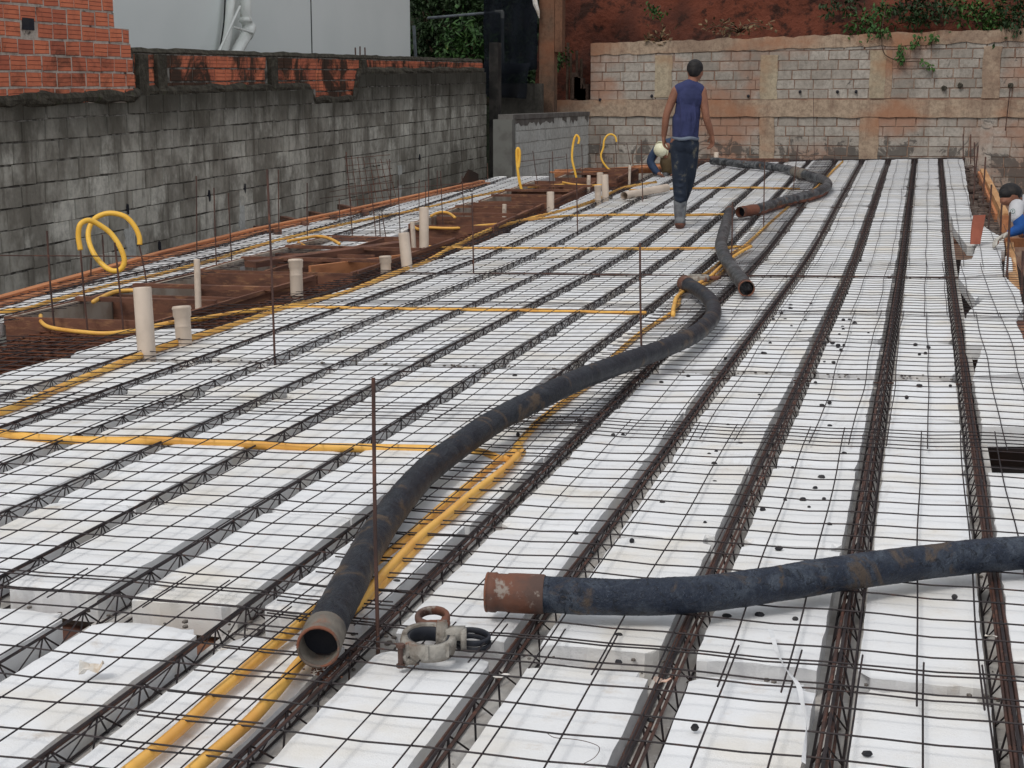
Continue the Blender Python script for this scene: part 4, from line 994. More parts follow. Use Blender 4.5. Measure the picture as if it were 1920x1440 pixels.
loop([(151,469),(147,445),(149,424),(158,415),(171,414),(190,424),(208,438),(224,461),(233,486),(228,503),(214,508),(198,501),(180,482),(168,457),(166,433),(176,412),(193,402),(213,400),(236,407),(252,424),(261,444),(262,459)],cL,'big coiled yellow conduit looped over rods above the near formwork',.0165,8,[.0,0,0,.02,.05,.08,.1,.1,.1,.1,.1,.12,.15,.2,.25,.28,.3,.3,.3,.3,.3,.3])
loop([(980,362),(975,345),(971,320),(969,295),(969,283),(971,278),(974,283),(974,298),(972,315)],dep(D(980,362)),'narrow yellow conduit bent over a rod before the small block wall',.018,8)
loop([(1081,335),(1077,318),(1073,300),(1073,283),(1076,264),(1080,254),(1084,256),(1086,262),(1084,270)],dep(D(1081,337)),'hook shaped yellow conduit standing at the farthest formwork box',.016,8)
loop([(1145,320),(1137,313),(1129,301),(1127,290),(1131,278),(1133,263),(1139,254),(1147,252),(1154,257),(1156,266)],dep(D(1146,322)),'wavy S shaped yellow conduit at the far end of the formwork',.014,8)
# ================================================================ RODS
def rod(base,top,label,r=.006,grp='thin steel rods standing on the deck',dz=-.05,cc=None):
    b=D(*base,0);c=cc or dep(b);t=atC(top[0],top[1],c);b=b+ (b-t).normalized()*.05
    mb=MB();m_=(b+t)/2+Vector((ru(-.004,.004),ru(-.004,.004),0));mb.tube(cr([b,m_,t],4),r,6);o=mb.build('steel_rod',M_BAR);tag(o,label,'rod',grp);return o
rod((709,1204),(700,708),'tall rusty rod nearest the camera beside the big hose end',.0050)
rod((1203,658),(1200,455),'rusty rod standing in the middle of the deck behind the big hose')
rod((515,672),(501,318),'tallest thin rod on the left part of the main deck')
rod((888,513),(885,363),'thin rod standing beyond the tall straight pipe')
rod((1083,434),(1081,333),'thin rod standing left of the walking worker')
rod((1205,378),(1202,262),'thin rod standing behind the lying cream pipe')
rod((1371,494),(1373.5,379),'thin rod in front of the short grey hose')
rod((1432,428),(1434,300),'thin rod crossing the rust smeared hose')
rod((1487,358),(1496,272),'thin leaning rod left of the hose joint')
rod((1527,300),(1525,172),'very thin tall rod before the far wall',.004)
rod((1565,304),(1564,283),'short thin rod at the far deck edge',.004)
for i,(b,t) in enumerate((((102,612),(88,433)),((164,615),(151,470)),((231,615),(215,455)),((275,535),(261,459)),((171,522),(171,484)),((197,516),(192,440)))):
    rod(b,t,f'{ORD[i]} rod of the group holding the big yellow coil','' or .006,'rods around the big yellow coil',cc=(dep(D(*b)) if i in(0,3,4,5) else None))
mb=MB();mb.bar(atC(-5,479,cL+.1),atC(306,481,cL+.1),.004,5);tag(mb.build('tie_wire',M_BAR),'long horizontal wire tied across the rods by the yellow coil','wire')
lr=[((369,478),(368,330)),((406,507),(401,352)),((435,500),(428,362)),((523,440),(522,318)),((577,462),(576,343)),((637,413),(636,372)),((661,446),(649,285)),((705,446),(695,345)),((713,446),(711,400)),((724,446),(716,398)),((733,388),(730,298)),((750,437),(746,338)),((786,387),(786,336)),((798,386),(798,340)),((804,391),(803,308)),((820,366),(820,320)),((831,427),(826,320)),((915,338),(914,306)),((870,405),(866,330)),((1010,357),(999,283)),((1038,357),(1036,284)),((1066,342),(1062,288)),((1156,317),(1154,268)),((1183,316),(1175,268)),((1031,357),(1030,300)),((1093,335),(1091,270))]
for i,(b,t) in enumerate(lr):
    rod(b,t,f'{ORD[i] if i<24 else ["twenty-fifth","twenty-sixth"][i-24]} thin rod from the left among those behind the formwork boxes',.005,'rods behind the formwork boxes')
for i,(a,b) in enumerate((((600,372),(760,353)),((760,353),(905,340)),((618,360),(735,338)),((975,303),(1060,294)),((1150,268),(1240,268)),((870,392),(1000,372)))):
    mb=MB();mb.bar(atC(*a,19+i*.4),atC(*b,19.5+i*.4),.004,4);tag(mb.build('tie_wire',M_BAR),f'{ORD[i]} thin horizontal wire tied across the rods behind the formwork','wire','tie wires behind the formwork')
rr=[((1806,300),(1806,252)),((1820,302),(1820,252)),((1827,320),(1827,267)),((1825,376),(1834,273)),((1844,374),(1848,294)),((1853,428),(1859,346)),((1876,439),(1879,369)),((1888,516),(1894,398)),((1916,540),(1918,470))]
for i,(b,t) in enumerate(rr): rod(b,t,f'{ORD[i]} upright rod from the far end along the right deck edge',.009,'upright rods along the right edge')
# leaning mesh sheet at left wall
mb=MB();c_=22.0
for i in range(8): mb.bar(atC(648+i*11,292+i*1,c_),atC(660+i*12,398-i*3,c_-1.2),.004,4)
for i in range(8): mb.bar(atC(645+i*1.6,298+i*13,c_-.15*i),atC(732+i*1.6,290+i*13,c_-.15*i),.0035,4)
tag(mb.build('leaning_mesh',M_RUST),'rusty wire mesh panel leaning against the grey block wall','wire mesh')
mb=MB();p_=[atC(x,y,24) for x,y in((862,345),(878,317),(897,326),(898,345))];mb.add(p_+[q+HF*.04 for q in p_],[(3,2,1,0),(4,5,6,7),(0,1,5,4),(1,2,6,5),(2,3,7,6)])
tag(mb.build('dark_board',M_DARK),'dark slanted board leaning at the far end of the grey wall','board')
# ================================================================ HOSES
def hosepath(l,dz): return [D(x,y,dz if not isinstance(dz,list) else dz[i]) for i,(x,y) in enumerate(l)]
def hb(sc,amp):
    return lambda i,j,p:amp*noise.fractal(p*sc+Vector((math.cos(j)*.6,math.sin(j)*.6,0)),1,2,3)+amp*.5*noise.noise(Vector((i*.9,j*.15,0)))
def coupling(e,p0,p1,r,mat,label=None,open_=True,groove=True):
    ax=(p1-p0);L=ax.length;ax.normalize()
    prof=[(0,.89),(0,1.0),(.012,1.03),(.022,1.03),(.026,.965),(.05,.965),(.055,1.02)] if groove else [(0,.8),(0,1.0)]
    pts=[p0+ax*t for t,_ in prof]+[p0+ax*(L*.6),p1];rad=[q*r for _,q in prof]+[r*1.02,r*1.0]
    # tube() derives tangents from the points, so nudge coincident ones
    pts[0]=p0+ax*.0006
    mb=MB();n=26;u=ax.orthogonal().normalized();v=ax.cross(u);vs=[]
    seq=[(p0+ax*.14,.87*r),(p0+ax*.0,.89*r)]+[(p0+ax*t,q*r) for t,q in prof[1:]]+[(p0+ax*(L*.5),1.02*r),(p0+ax*(L*.97),1.02*r),(p1,.98*r)]
    for i_,(c,q) in enumerate(seq):
        for j in range(n):
            a=2*math.pi*j/n;q2=q*(1+.02*noise.noise(Vector((math.cos(a)*2,math.sin(a)*2,i_*.8+p0.x))));vs.append(c+(u*math.cos(a)+v*math.sin(a))*q2)
    fs=[]
    for i in range(len(seq)-1):
        for j in range(n): fs.append((i*n+j,i*n+(j+1)%n,(i+1)*n+(j+1)%n,(i+1)*n+j))
    mb.add(vs,fs);o=mb.build('coupling',mat,e,True)
    mb=MB();mb.tube([p0+(u*math.cos(2*math.pi*j/n)+v*math.sin(2*math.pi*j/n))*.955*r-ax*.001 for j in range(n)],r*.075,7,closed=True,bump=lambda i,j,p:.3*noise.noise(p*60));mb.build('lip',M_COUPD,e,True)
    mb=MB();c=p0+ax*.07;mb.add([c+(u*math.cos(2*math.pi*j/n)+v*math.sin(2*math.pi*j/n))*.875*r for j in range(n)]+[c],[(j,(j+1)%n,n) for j in range(n)]);mb.build('bore',M_INNER,e)  # dark disc across the bore, the shade inside put into its colour
def hose(path,r,mat,label,c0=None,c1=None,cm0=M_COUPG,cm1=M_COUP,k=10,amp=.035,ringa=.0):
    pp=cr(path,k);L=[0]
    for a,b in zip(pp[:-1],pp[1:]): L.append(L[-1]+(b-a).length)
    e=empty('concrete_hose',pp[0]);tag(e,label,'hose')
    i0=0;i1=len(pp)
    if c0:
        while L[i0]<c0: i0+=1
        coupling(e,pp[0],pp[i0],r*1.06,cm0);i0-=1
    if c1:
        i1-=1
        while L[-1]-L[i1]<c1: i1-=1
        coupling(e,pp[-1],pp[i1],r*1.06,cm1);i1+=2
    body=pp[max(0,i0):i1]
    # resample finely so scuffs read as relief
    fine=cr(body,3);mb=MB();h_=hb(9,amp)
    mb.tube(fine,r,24,bump=lambda i,j,p:h_(i,j,p)+ringa*(.5+.5*math.sin((p.x+p.y)*95))*(.4+noise.noise(p*4)));mb.build('rubber_body',mat,e,True)
    return e
z1=.052+.024
P1=hosepath([(597,1213),(618,1165),(655,1095),(695,1020),(738,955),(795,888),(862,835),(928,790),(1000,752),(1085,712),(1165,682),(1240,655),(1300,628),(1330,603),(1338,583),(1330,562),(1308,544),(1283,530)],[z1]*6+[.09,.11,.13,.14,.13,.11,.09,.085,.08,.08,.08,.08])
hose(P1,.0485,M_HOSE,'long black concrete hose snaking up the middle of the deck',.105,.10,M_COUPG,M_COUP,amp=.045,ringa=.012)
P2=hosepath([(915,1110),(975,1113),(1035,1115),(1120,1119),(1220,1119),(1320,1113),(1420,1100),(1520,1084),(1620,1069),(1720,1056),(1820,1044),(1925,1036),(2020,1030)],.078)
hose(P2,.0485,M_HOSEB,'thick scuffed blue-black hose with a rusty coupling across the right foreground',.145,None,M_COUP)
P3=hosepath([(1400,541),(1388,524),(1372,502),(1358,480),(1352,460),(1356,440),(1361,422),(1365,408),(1369,396)],.075)
hose(P3,.053,M_HOSEG,'short scuffed grey-black hose segment with its open end towards the camera',.06,.12,M_COUP,M_COUP,ringa=.03)
P4=hosepath([(1388,398),(1420,392),(1460,380),(1500,370),(1535,360),(1552,348),(1545,338),(1522,330),(1500,325),(1480,318),(1450,313),(1420,310),(1390,308),(1360,304),(1335,302)],.075)
e4=hose(P4,.056,M_HOSEG,'far black hose bent back sharply, caked with orange mud at its open end',.28,None,M_HORED,ringa=.02)
q4=cr(P4,10)
mb=MB();mb.tube([q+Vector((0,0,-.022)) for q in q4[10:46]],.052,14,bump=hb(7,.12));mb.build('mud_crust',M_HORED,e4,True)
mb=MB();mb.tube(q4[76:86],.074,16,bump=hb(9,.05));mb.build('joint_sleeve',M_COUPG,e4,True)
# ================================================================ CLAMPS
def ring(mb,c,R_,w,t,nrm,u0,a0=0,a1=2*math.pi,n=40,amp=.0):
    nrm=nrm.normalized();u=(u0-nrm*u0.dot(nrm)).normalized();v=nrm.cross(u);vs=[];cl=abs(a1-a0-2*math.pi)<.01
    m_=n if cl else n+1
    for i in range(m_):
        a=a0+(a1-a0)*i/n;d_=u*math.cos(a)+v*math.sin(a);f=1+amp*noise.noise(Vector((math.cos(a)*3,math.sin(a)*3,c.x)))
        for (rr,hh) in((R_-t/2,-w/2),(R_+t/2,-w/2),(R_+t/2+t*.25,-w*.2),(R_+t/2+t*.25,w*.2),(R_+t/2,w/2),(R_-t/2,w/2),(R_-t/2+t*.3,0)):
            vs.append(c+d_*rr*f+nrm*hh)
    s_=7;fs=[]
    for i in range(n):
        k_=(i+1)%m_
        for j in range(s_): fs.append((i*s_+j,k_*s_+j,k_*s_+(j+1)%s_,i*s_+(j+1)%s_))
    if not cl: fs+=[tuple(range(s_)),tuple(range((m_-1)*s_,m_*s_))[::-1]]
    mb.add(vs,fs)
ck=D(803,1205,.045);Z=Vector((0,0,1));sca=1.0
e=empty('pipe_clamp',ck);tag(e,'cement crusted pipe clamp lying open between the two near hoses','clamp')
up_=(Z+HF*-.12+RT*.05)
mb=MB();ring(mb,ck,.059,.042,.014,up_,RT,math.pi*1.02,math.pi*2.0,amp=.03);mb.build('clamp_half',M_CLAMP,e,True)
mb=MB();ring(mb,ck+Vector((0,0,.004)),.058,.040,.013,up_,RT,math.pi*.12,math.pi*.98,amp=.04);mb.build('clamp_half',M_CLAMP,e,True)
mb=MB();ring(mb,ck,.050,.036,.007,up_,RT,math.pi*.0,math.pi*2,amp=.02);mb.build('liner',M_SEAL,e,True)
mb=MB();a=ck+RT*-.052-HF*.036+Z*-.012
mb.sphere(a,.022,(1,.8,1.1),10);mb.box(a+RT*.012-HF*.006-Z*.018,RT*.020,HF*.010,Z*.008);mb.box(a+RT*.004+Z*.016,RT*.014,HF*.012,Z*.008);mb.bar(a+RT*-.004-HF*.018,a+RT*.0-HF*.0-Z*.03,.007,8);mb.build('hinge_bolt',M_CLAMP,e,True)
mb=MB();b_=a+RT*-.012-HF*.020;mb.bar(b_-Z*.024,b_+Z*.024,.0065,8);mb.bar(b_+Z*.020,b_+Z*.029,.011,6);mb.bar(b_-Z*.030,b_-Z*.022,.011,6);mb.build('hinge_pin',M_COUP,e)
for ang in(1.25,1.5,1.75):
    mb=MB();c_=ck+RT*.069*math.cos(ang*math.pi)-HF*.069*abs(math.sin(ang*math.pi));mb.box(c_,RT*.004,HF*.004,Z*.018);mb.build('casting_rib',M_CLAMP,e)
# lever running from left rim over the top to the right hook
mb=MB();pl=[D(838,1164,.062),D(822,1169,.064),D(800,1171,.064),D(778,1177,.062),D(761,1190,.056)]
mb.tube(cr(pl,6),[.009]*6+[.010]*6+[.011]*13,8,bump=hb(30,.15));mb.build('lever',M_COUP,e,True)
mb=MB();lg=D(829,1190,.055);mb.box(lg,RT*.012,HF*.014,Z*.034);mb.tube([lg+Z*.03,lg-Z*.04],[.015,.018],8);mb.build('lug',M_CLAMP,e,True)
mb=MB();mb.box(ck+RT*.066+Z*.016+HF*.024,RT*.020,HF*.016+RT*.004,Z*.014);mb.box(ck+RT*.086+Z*.002+HF*.018,RT*.007,HF*.012,Z*.026);mb.tube([ck+RT*.05+Z*.015+HF*.03,ck+RT*.035+Z*-.01+HF*.02],.012,8);mb.build('hook',M_CLAMP,e,True)
ck2=D(811,1158,.060)
e2=empty('clamp_ring',ck2);tag(e2,'small rusty open ring on the lever end above the pipe clamp','ring')
mb=MB();ring(mb,ck2,.037,.020,.011,Z+HF*-.2,RT,math.pi*-.20,math.pi*1.6,amp=.03);mb.build('ring_band',M_COUP,e2,True)
mb=MB();mb.tube(cr([ck2+RT*.032-HF*.012,ck2+RT*.036-HF*.03-Z*.004,ck2+RT*.034-HF*.05-Z*.006],4),.011,8);mb.build('shank',M_COUP,e2,True)
ck3=D(884,1194,.035)
mb=MB();ring(mb,ck3,.044,.014,.006,Z+RT*.06-HF*.05,RT,0,2*math.pi);ring(mb,ck3-Z*.016+RT*.002,.044,.012,.006,Z+RT*.06-HF*.05,RT,0,2*math.pi);tag(mb.build('rubber_ring',M_SEAL,None,True),'black rubber sealing ring leaning on the pipe clamp','ring')
ck4=D(1308,521,.05);e=empty('pipe_clamp',ck4);tag(e,'far rusty pipe clamp lying behind the upper end of the long hose','clamp')
mb=MB();ring(mb,ck4,.075,.04,.018,Z,RT,0,2*math.pi,amp=.05);mb.build('clamp_half',M_CLAMP,e,True)
mb=MB();mb.tube([ck4+RT*.06,ck4+RT*.14-HF*.03,ck4+RT*.17+HF*.05],.016,8);mb.build('lever',M_COUP,e,True)
# ================================================================ SMALL THINGS
def stone(p,r):
    mb=MB();sc=(ru(.8,1.3),ru(.7,1.1),ru(.6,.95));mb.sphere((0,0,0),r*1.08,sc,7)
    mb.v=[v*(1+.3*noise.noise(v*60+Vector((p.x*9,p.y*9,0)))) for v in mb.v];mb.v=[v+p for v in mb.v]
    o=mb.build('stone',M_STONE,origin=p);tag(o,'small dark stone lying on a white foam block','stone','small dark stones scattered on the foam');return o
sp=[(1303,1363),(1160,1241),(1160,1190),(744,1091),(1185,1014),(1264,885),(1240,940),(1242,942),(1343,847),(1330,851),(1339,870),(1540,895),(1486,877),(1545,935),(1555,983),(1460,1028),(1340,903),(1322,980),(1505,937),(1517,950),(1528,915),(1472,937),(1430,955),(1590,1120),(1491,1160),(1790,1119),(1625,1413),(1556,798),(1583,850),(1362,1154),(1424,1152),(1430,662),(1450,598),(1520,570),(1483,572),(1482,578),(1465,587),(1472,598),(1484,611),(1444,643),(1433,663),(1360,672),(1436,614),(1581,600),(1593,600),(1602,607),(1580,613),(1581,618),(1596,625),(1574,627),(1628,625),(1545,644),(1561,643),(1571,648),(1577,656),(1582,647),(1537,663),(1546,678),(1563,679),(1716,646),(1741,651),(1724,664),(1735,662),(1724,723),(1782,723),(1529,717),(1541,760),(1555,755),(1424,741),(1365,798),(1388,831),(1700,745),(971,815),(1087,790),(1150,816),(1168,815),(965,705),(1105,705),(1240,716),(940,915),(905,920),(752,1066),(1110,1036),(1045,1110),(1220,1350),(1080,1000),(1510,600),(1500,622),(1395,655),(1290,705)]
for x,y in sp:
    dpt=dep(D(x,y));stone(D(x,y,.004),(ru(.006,.011) if y>800 else ru(.008,.014))*(1.0 if y>560 else 1.2))
# rust flakes below the hose mouth
mb=MB()
for _ in range(90):
    x=random.gauss(605,14);y=random.gauss(1257,7);p_=D(x,y,.003);mb.sphere(p_,ru(.0015,.004),(1,1,.5),5)
tag(mb.build('rust_flakes',M_RUST),'loose rust flakes fallen below the open hose mouth','flakes',kind='stuff')
mb=MB()
for _ in range(900):
    k=random.randrange(0,11);v=random.uniform(2.4,14);u=JX[k]+random.gauss(0,.035);p_=SV(u,v,-.072)
    mb.sphere(p_,ru(.002,.007),(1,1.3,.6),5,tone=rnd())
for _ in range(420):
    u=ru(-4,.2);v=random.choice((3.59,7.9,12.43,7.9,12.43))+random.gauss(0,.05);p_=SV(u,v,-.02 if abs(v-3.6)<.2 else -.01)
    mb.sphere(p_,ru(.003,.010),(1,1.2,.6),5,tone=rnd())
tag(mb.build('mortar_crumbs',simple('crumbs',(.20,.18,.16),(.09,.075,.065),40,.95)),'grey crumbs and grit lying in the joist troughs and cross gaps','crumbs',kind='stuff')
# crumpled paper and tags
def scrap(px,w,l,label,mat=M_PAPER,h_=.01,dz=.01,n=5):
    c=D(*px,dz);vs=[];fs=[];a=ru(0,3);ca,sa=math.cos(a),math.sin(a)
    for j in range(n+1):
        for i in range(n+1):
            x=(i/n-.5)*w;y=(j/n-.5)*l;vs.append(c+Vector((x*ca-y*sa,x*sa+y*ca,h_*(.5+noise.noise(Vector((x*45,y*45,px[0])))))))
    for j in range(n):
        for i in range(n): q=j*(n+1)+i;fs.append((q,q+1,q+n+2,q+n+1))
    o=mesh('paper_scrap',vs,fs,mat);tag(o,label,'scrap','paper scraps and tags on the deck');so_=o.modifiers.new('t','SOLIDIFY');so_.thickness=.001
scrap((172,1268),.055,.04,'crumpled white paper lying on foam at the lower left',M_PAPER,.045,.005)
scrap((310,1102),.016,.035,'small pale tag on a joist left of the big hose')
scrap((420,1220),.014,.032,'small pale tag hooked on a joist below the orange pair')
scrap((940,1270),.016,.04,'small printed tag hanging on a joist below the clamp')
scrap((1240,1283),.03,.035,'torn pinkish tag on a joist in the right foreground',simple('pink_tag',(.5,.3,.22),(.62,.48,.4),30,.8,b=0),.02)
scrap((1858,1195),.02,.03,'curled pale tag on the rightmost joist')
scrap((1032,688),.03,.05,'pale tag on a joist behind the long hose')
scrap((678,512),.03,.04,'white scrap at the corner of the second formwork box')
mb=MB();tp=[D(x,y,.035) for x,y in((1445,1180),(1455,1215),(1466,1240),(1480,1262),(1497,1285),(1505,1320),(1512,1360),(1506,1430))]
tw=cr(tp,5);vs=[];fs=[]
for i,q in enumerate(tw):
    a=i*.16;s_=Vector((math.cos(a),0,math.sin(a)*.6))*.006;vs+=[q-s_,q+s_]
for i in range(len(tw)-1): fs.append((2*i,2*i+1,2*i+3,2*i+2))
o=mesh('plastic_strip',vs,fs,M_PLASTIC);so_=o.modifiers.new('t','SOLIDIFY');so_.thickness=.0008;tag(o,'pale twisted plastic strip lying over the mesh in the right foreground','strip')
mb=MB();mb.tube(cr([D(x,y,.006) for x,y in((1025,1374),(1040,1383),(1075,1386),(1105,1392),(1124,1402),(1115,1420),(1090,1434))],5),.0009,4);tag(mb.build('loose_wire',M_BAR),'fine curly loose wire on foam at the bottom centre','wire')
# ================================================================ PEOPLE
def remeshed(name,mb,mat,parent,vox=.006,sm=4):
    me=bpy.data.meshes.new('t');me.from_pydata([tuple(v) for v in mb.v],[],mb.f);o=bpy.data.objects.new('t',me);C.objects.link(o)
    r=o.modifiers.new('r','REMESH');r.mode='VOXEL';r.voxel_size=vox;r.use_smooth_shade=True
    s_=o.modifiers.new('s','SMOOTH');s_.factor=.5;s_.iterations=sm
    dg=bpy.context.evaluated_depsgraph_get();me2=bpy.data.meshes.new_from_object(o.evaluated_get(dg));bpy.data.objects.remove(o)
    me2.polygons.foreach_set('use_smooth',[True]*len(me2.polygons));me2.materials.clear();me2.materials.append(mat)
    o=bpy.data.objects.new(name,me2);C.objects.link(o)
    if parent: o.parent=parent;o.location=-Vector(parent.location)
    return o
class Fig:
    """local axes: x = picture right, y = away from the camera, z = up; measured at the figure's own depth"""
    def __init__(s,org,k=1.): s.o=Vector(org);s.k=k
    def p(s,q): return s.o+(RT*q[0]+HF*q[1]+Z*q[2])*s.k
    def limb(s,mb,pts,rs,n=14):
        P_=[s.p(q) for q in pts];pp=cr(P_,5);m_=len(pp);rr=[]
        for i in range(m_):
            t=i/5;a=int(min(t,len(rs)-2));f=min(1,t-a);rr.append(rs[a]*(1-f)+rs[a+1]*f)
        mb.tube(pp,rr,n);mb.sphere(pp[0],rr[0],n=n);mb.sphere(pp[-1],rr[-1],n=n)
    def ell(s,mb,c,r,yaw=0):
        B_=Matrix((RT,HF,Z)).transposed();rot=B_@Matrix.Rotation(yaw,3,'Z')
        mb.sphere(s.p(c),1,r,18,rot)
    def hand(s,mb,w,dirn,side,palmn,curl=.5,sc=1.0):
        """w wrist, dirn along the hand, side towards the thumb, palmn out of the palm"""
        w=Vector(w);d_=Vector(dirn).normalized();sd2=Vector(side);sd2=(sd2-d_*sd2.dot(d_)).normalized();pn=Vector(palmn);pn=(pn-d_*pn.dot(d_)-sd2*pn.dot(sd2)).normalized()
        for k_ in(-1.2,-.4,.4,1.2):
            s.limb(mb,[w+sd2*k_*.008*sc,w+d_*.045*sc+sd2*k_*.018*sc,w+d_*.085*sc+sd2*k_*.020*sc],[.019*sc,.017*sc,.012*sc],8)
        for k_,L_ in((-1.5,.060),(-.5,.074),(.5,.080),(1.5,.070)):
            a=w+d_*.085*sc+sd2*k_*.0185*sc;b=a+(d_*math.cos(curl)+pn*math.sin(curl))*L_*.45*sc;c=b+(d_*math.cos(curl*2)+pn*math.sin(curl*2))*L_*.55*sc
            s.limb(mb,[a,b,c],[.0105*sc,.0095*sc,.008*sc],8)
        a=w+d_*.025*sc+sd2*.03*sc;b=a+(d_*.6+sd2*.8).normalized()*.035*sc;c=b+(d_*.9+sd2*.2+pn*.5).normalized()*.032*sc
        s.limb(mb,[w+d_*.01,a,b,c],[.017*sc,.015*sc,.011*sc,.009*sc],8)
def cloth(fig,mb_args): pass
# ---- walking worker seen from behind
base=D(1274,424,.02);f=Fig(base,.928);S1=empty('person',base)
tag(S1,'worker in a blue sleeveless shirt and muddy jeans walking away across the deck','person')
body=MB()
hd=(.142,.055,1.655)
f.ell(body,hd,(.076,.094,.108),-.35);f.ell(body,(.150,.10,1.605),(.052,.06,.062),-.35)      # skull, jaw (looking down to the right)
f.limb(body,[(.098,-.005,1.50),(.112,.015,1.55),(.130,.045,1.60)],[.062,.053,.055])
f.ell(body,(.215,.050,1.638),(.013,.022,.032));f.ell(body,(.070,.035,1.645),(.012,.022,.032))  # ears
f.ell(body,(.195,.148,1.635),(.015,.024,.022))  # nose
f.ell(body,(.178,.138,1.60),(.022,.016,.010))
f.ell(body,(.168,.128,1.665),(.045,.03,.012))  # brow
f.ell(body,(.078,.0,1.38),(.130,.10,.15));f.ell(body,(.06,.0,1.20),(.112,.09,.17));f.ell(body,(.045,.0,1.0),(.115,.095,.15))
f.limb(body,[(-.055,0,1.450),(.08,0,1.475),(.202,0,1.450)],[.052,.072,.052])
# arms
f.limb(body,[(-.066,-.005,1.442),(-.115,-.02,1.33),(-.165,-.035,1.195),(-.178,-.02,1.08),(-.186,.015,.965)],[.050,.043,.037,.035,.025])
f.limb(body,[(.212,-.005,1.442),(.235,-.03,1.31),(.258,-.055,1.17),(.295,-.03,1.07),(.330,.01,.975)],[.050,.043,.037,.035,.025])
f.hand(body,(-.186,.015,.965),(.03,.06,-1),(.25,1,0),(1,-.2,0),.45)
f.hand(body,(.330,.01,.975),(.12,.15,-1),(-.5,1,0),(-1,-.4,0),.55)
# legs
f.limb(body,[(-.025,0,.90),(-.005,.01,.70),(.005,.015,.50),(.0,-.0,.30),(.0,0,.14)],[.088,.078,.058,.048,.032])
f.limb(body,[(.095,0,.90),(.095,.06,.70),(.075,.12,.50),(.045,.17,.30),(.038,.24,.16)],[.088,.078,.058,.048,.032])
remeshed('body',body,M_SKIN,S1,.0055,4)
hair=MB();f.ell(hair,(.138,.046,1.688),(.082,.096,.090),-.35);f.ell(hair,(.128,-.006,1.658),(.066,.050,.066));f.ell(hair,(.150,.09,1.715),(.055,.06,.045))
remeshed('hair',hair,M_HAIR,S1,.007,2)
sh=MB();f.ell(sh,(.078,.0,1.37),(.142,.118,.15));f.ell(sh,(.065,.0,1.22),(.130,.112,.20));f.ell(sh,(.048,.0,1.08),(.130,.118,.15))
f.limb(sh,[(-.022,0,1.456),(.03,0,1.468),(.08,-.002,1.480),(.13,0,1.468),(.172,0,1.456)],[.070,.080,.088,.080,.070])
f.limb(sh,[(.048,0,1.10),(.043,0,.975)],[.118,.120]);
for xx in(-.04,.0,.06,.11,.14): f.limb(sh,[(xx*.9+.0,-.035,1.12),(xx*.88,-.04,.955)],[.058,.052])
for xx in(-.025,.118): f.limb(sh,[(xx,0,1.15),(xx*.95,0,.955)],[.072,.068])
for i,(xx,ph) in enumerate(((-.03,0),(.05,.4),(.11,.2),(.0,.6))): f.limb(sh,[(xx,-.10,1.38-.1*ph),(xx+.025,-.112,1.15),(xx+.0,-.10,.99)],[.012,.016,.012])
so_=remeshed('shirt',sh,M_SHIRT,S1,.007,5)
hm=MB();hp=[f.p((.045+.132*math.cos(t*math.pi/16),.122*math.sin(t*math.pi/16)-.005,.945+.006*math.sin(t*.8))) for t in range(32)]
hm.tube(hp,.017,8,closed=True);hm.build('shirt_hem',M_HEM,S1,True)
jn=MB();f.ell(jn,(.04,.0,.90),(.142,.112,.12));f.ell(jn,(-.01,-.045,.86),(.072,.075,.085));f.ell(jn,(.090,-.045,.86),(.072,.075,.085))
f.limb(jn,[(-.015,0,.88),(-.005,.0,.68),(.0,.01,.48),(.002,-.005,.34),(.002,0,.255)],[.100,.090,.078,.070,.060])
f.limb(jn,[(.090,0,.88),(.090,.03,.68),(.078,.08,.48),(.050,.14,.34),(.035,.20,.26)],[.100,.090,.078,.068,.058])
for zz in(.30,.37,.45,.52,.60): f.limb(jn,[(-.06,-.03,zz),(-.0,-.068+.03*(zz>.5)*0,zz-.02),(.055,-.03,zz+.015)],[.016,.02,.014],8)
remeshed('jeans',jn,M_JEAN,S1,.007,3)
bt=MB();f.limb(bt,[(.0,0,.275),(.0,.003,.17),(.002,.0,.08)],[.066,.060,.052]);f.limb(bt,[(.0,-.02,.060),(.015,.08,.052),(.04,.16,.045)],[.054,.053,.044])
f.limb(bt,[(.035,.20,.27),(.038,.25,.16),(.038,.27,.09)],[.064,.058,.052]);f.limb(bt,[(.038,.25,.08),(.05,.35,.07),(.06,.42,.055)],[.047,.048,.040])
remeshed('boots',bt,M_BOOT,S1,.006,2)
bs=MB();f.limb(bs,[(.0,-.03,.018),(.014,.08,.016),(.04,.165,.016)],[.049,.053,.044]);
for v_ in bs.v: v_.z=min(v_.z,f.o.z+.035)
remeshed('boot_sole',bs,M_BOOTR,S1,.006,2)
# ---- crouching worker with a hard hat behind him
b2=D(1246,331,-.02);f=Fig(b2);S2=empty('person',b2);tag(S2,'crouching worker in a cream hard hat, navy sleeves and khaki trousers behind the walker','person')
body=MB();f.ell(body,(-.030,-.13,.385),(.075,.085,.085),.5);f.ell(body,(-.01,-.16,.315),(.05,.05,.06));f.limb(body,[(.05,-.0,.42),(.0,-.08,.40)],[.06,.05])
f.ell(body,(-.012,-.21,.290),(.013,.02,.016))
f.ell(body,(.10,.12,.36),(.17,.17,.14));f.ell(body,(.12,.22,.22),(.15,.15,.14))
f.limb(body,[(-.09,.0,.38),(-.19,-.06,.22),(-.20,-.10,.19),(-.13,-.20,.08),(-.09,-.24,.045)],[.05,.042,.04,.032,.024])
f.limb(body,[(.24,.0,.38),(.30,-.06,.20),(.20,-.2,.08),(.14,-.26,.04)],[.05,.04,.032,.024])
f.hand(body,(-.09,-.24,.045),(.6,-.3,-.5),(0,-1,.3),(0,0,-1),.4);f.hand(body,(.14,-.26,.04),(-.3,-.8,-.3),(-1,.3,.3),(0,0,-1),.4)
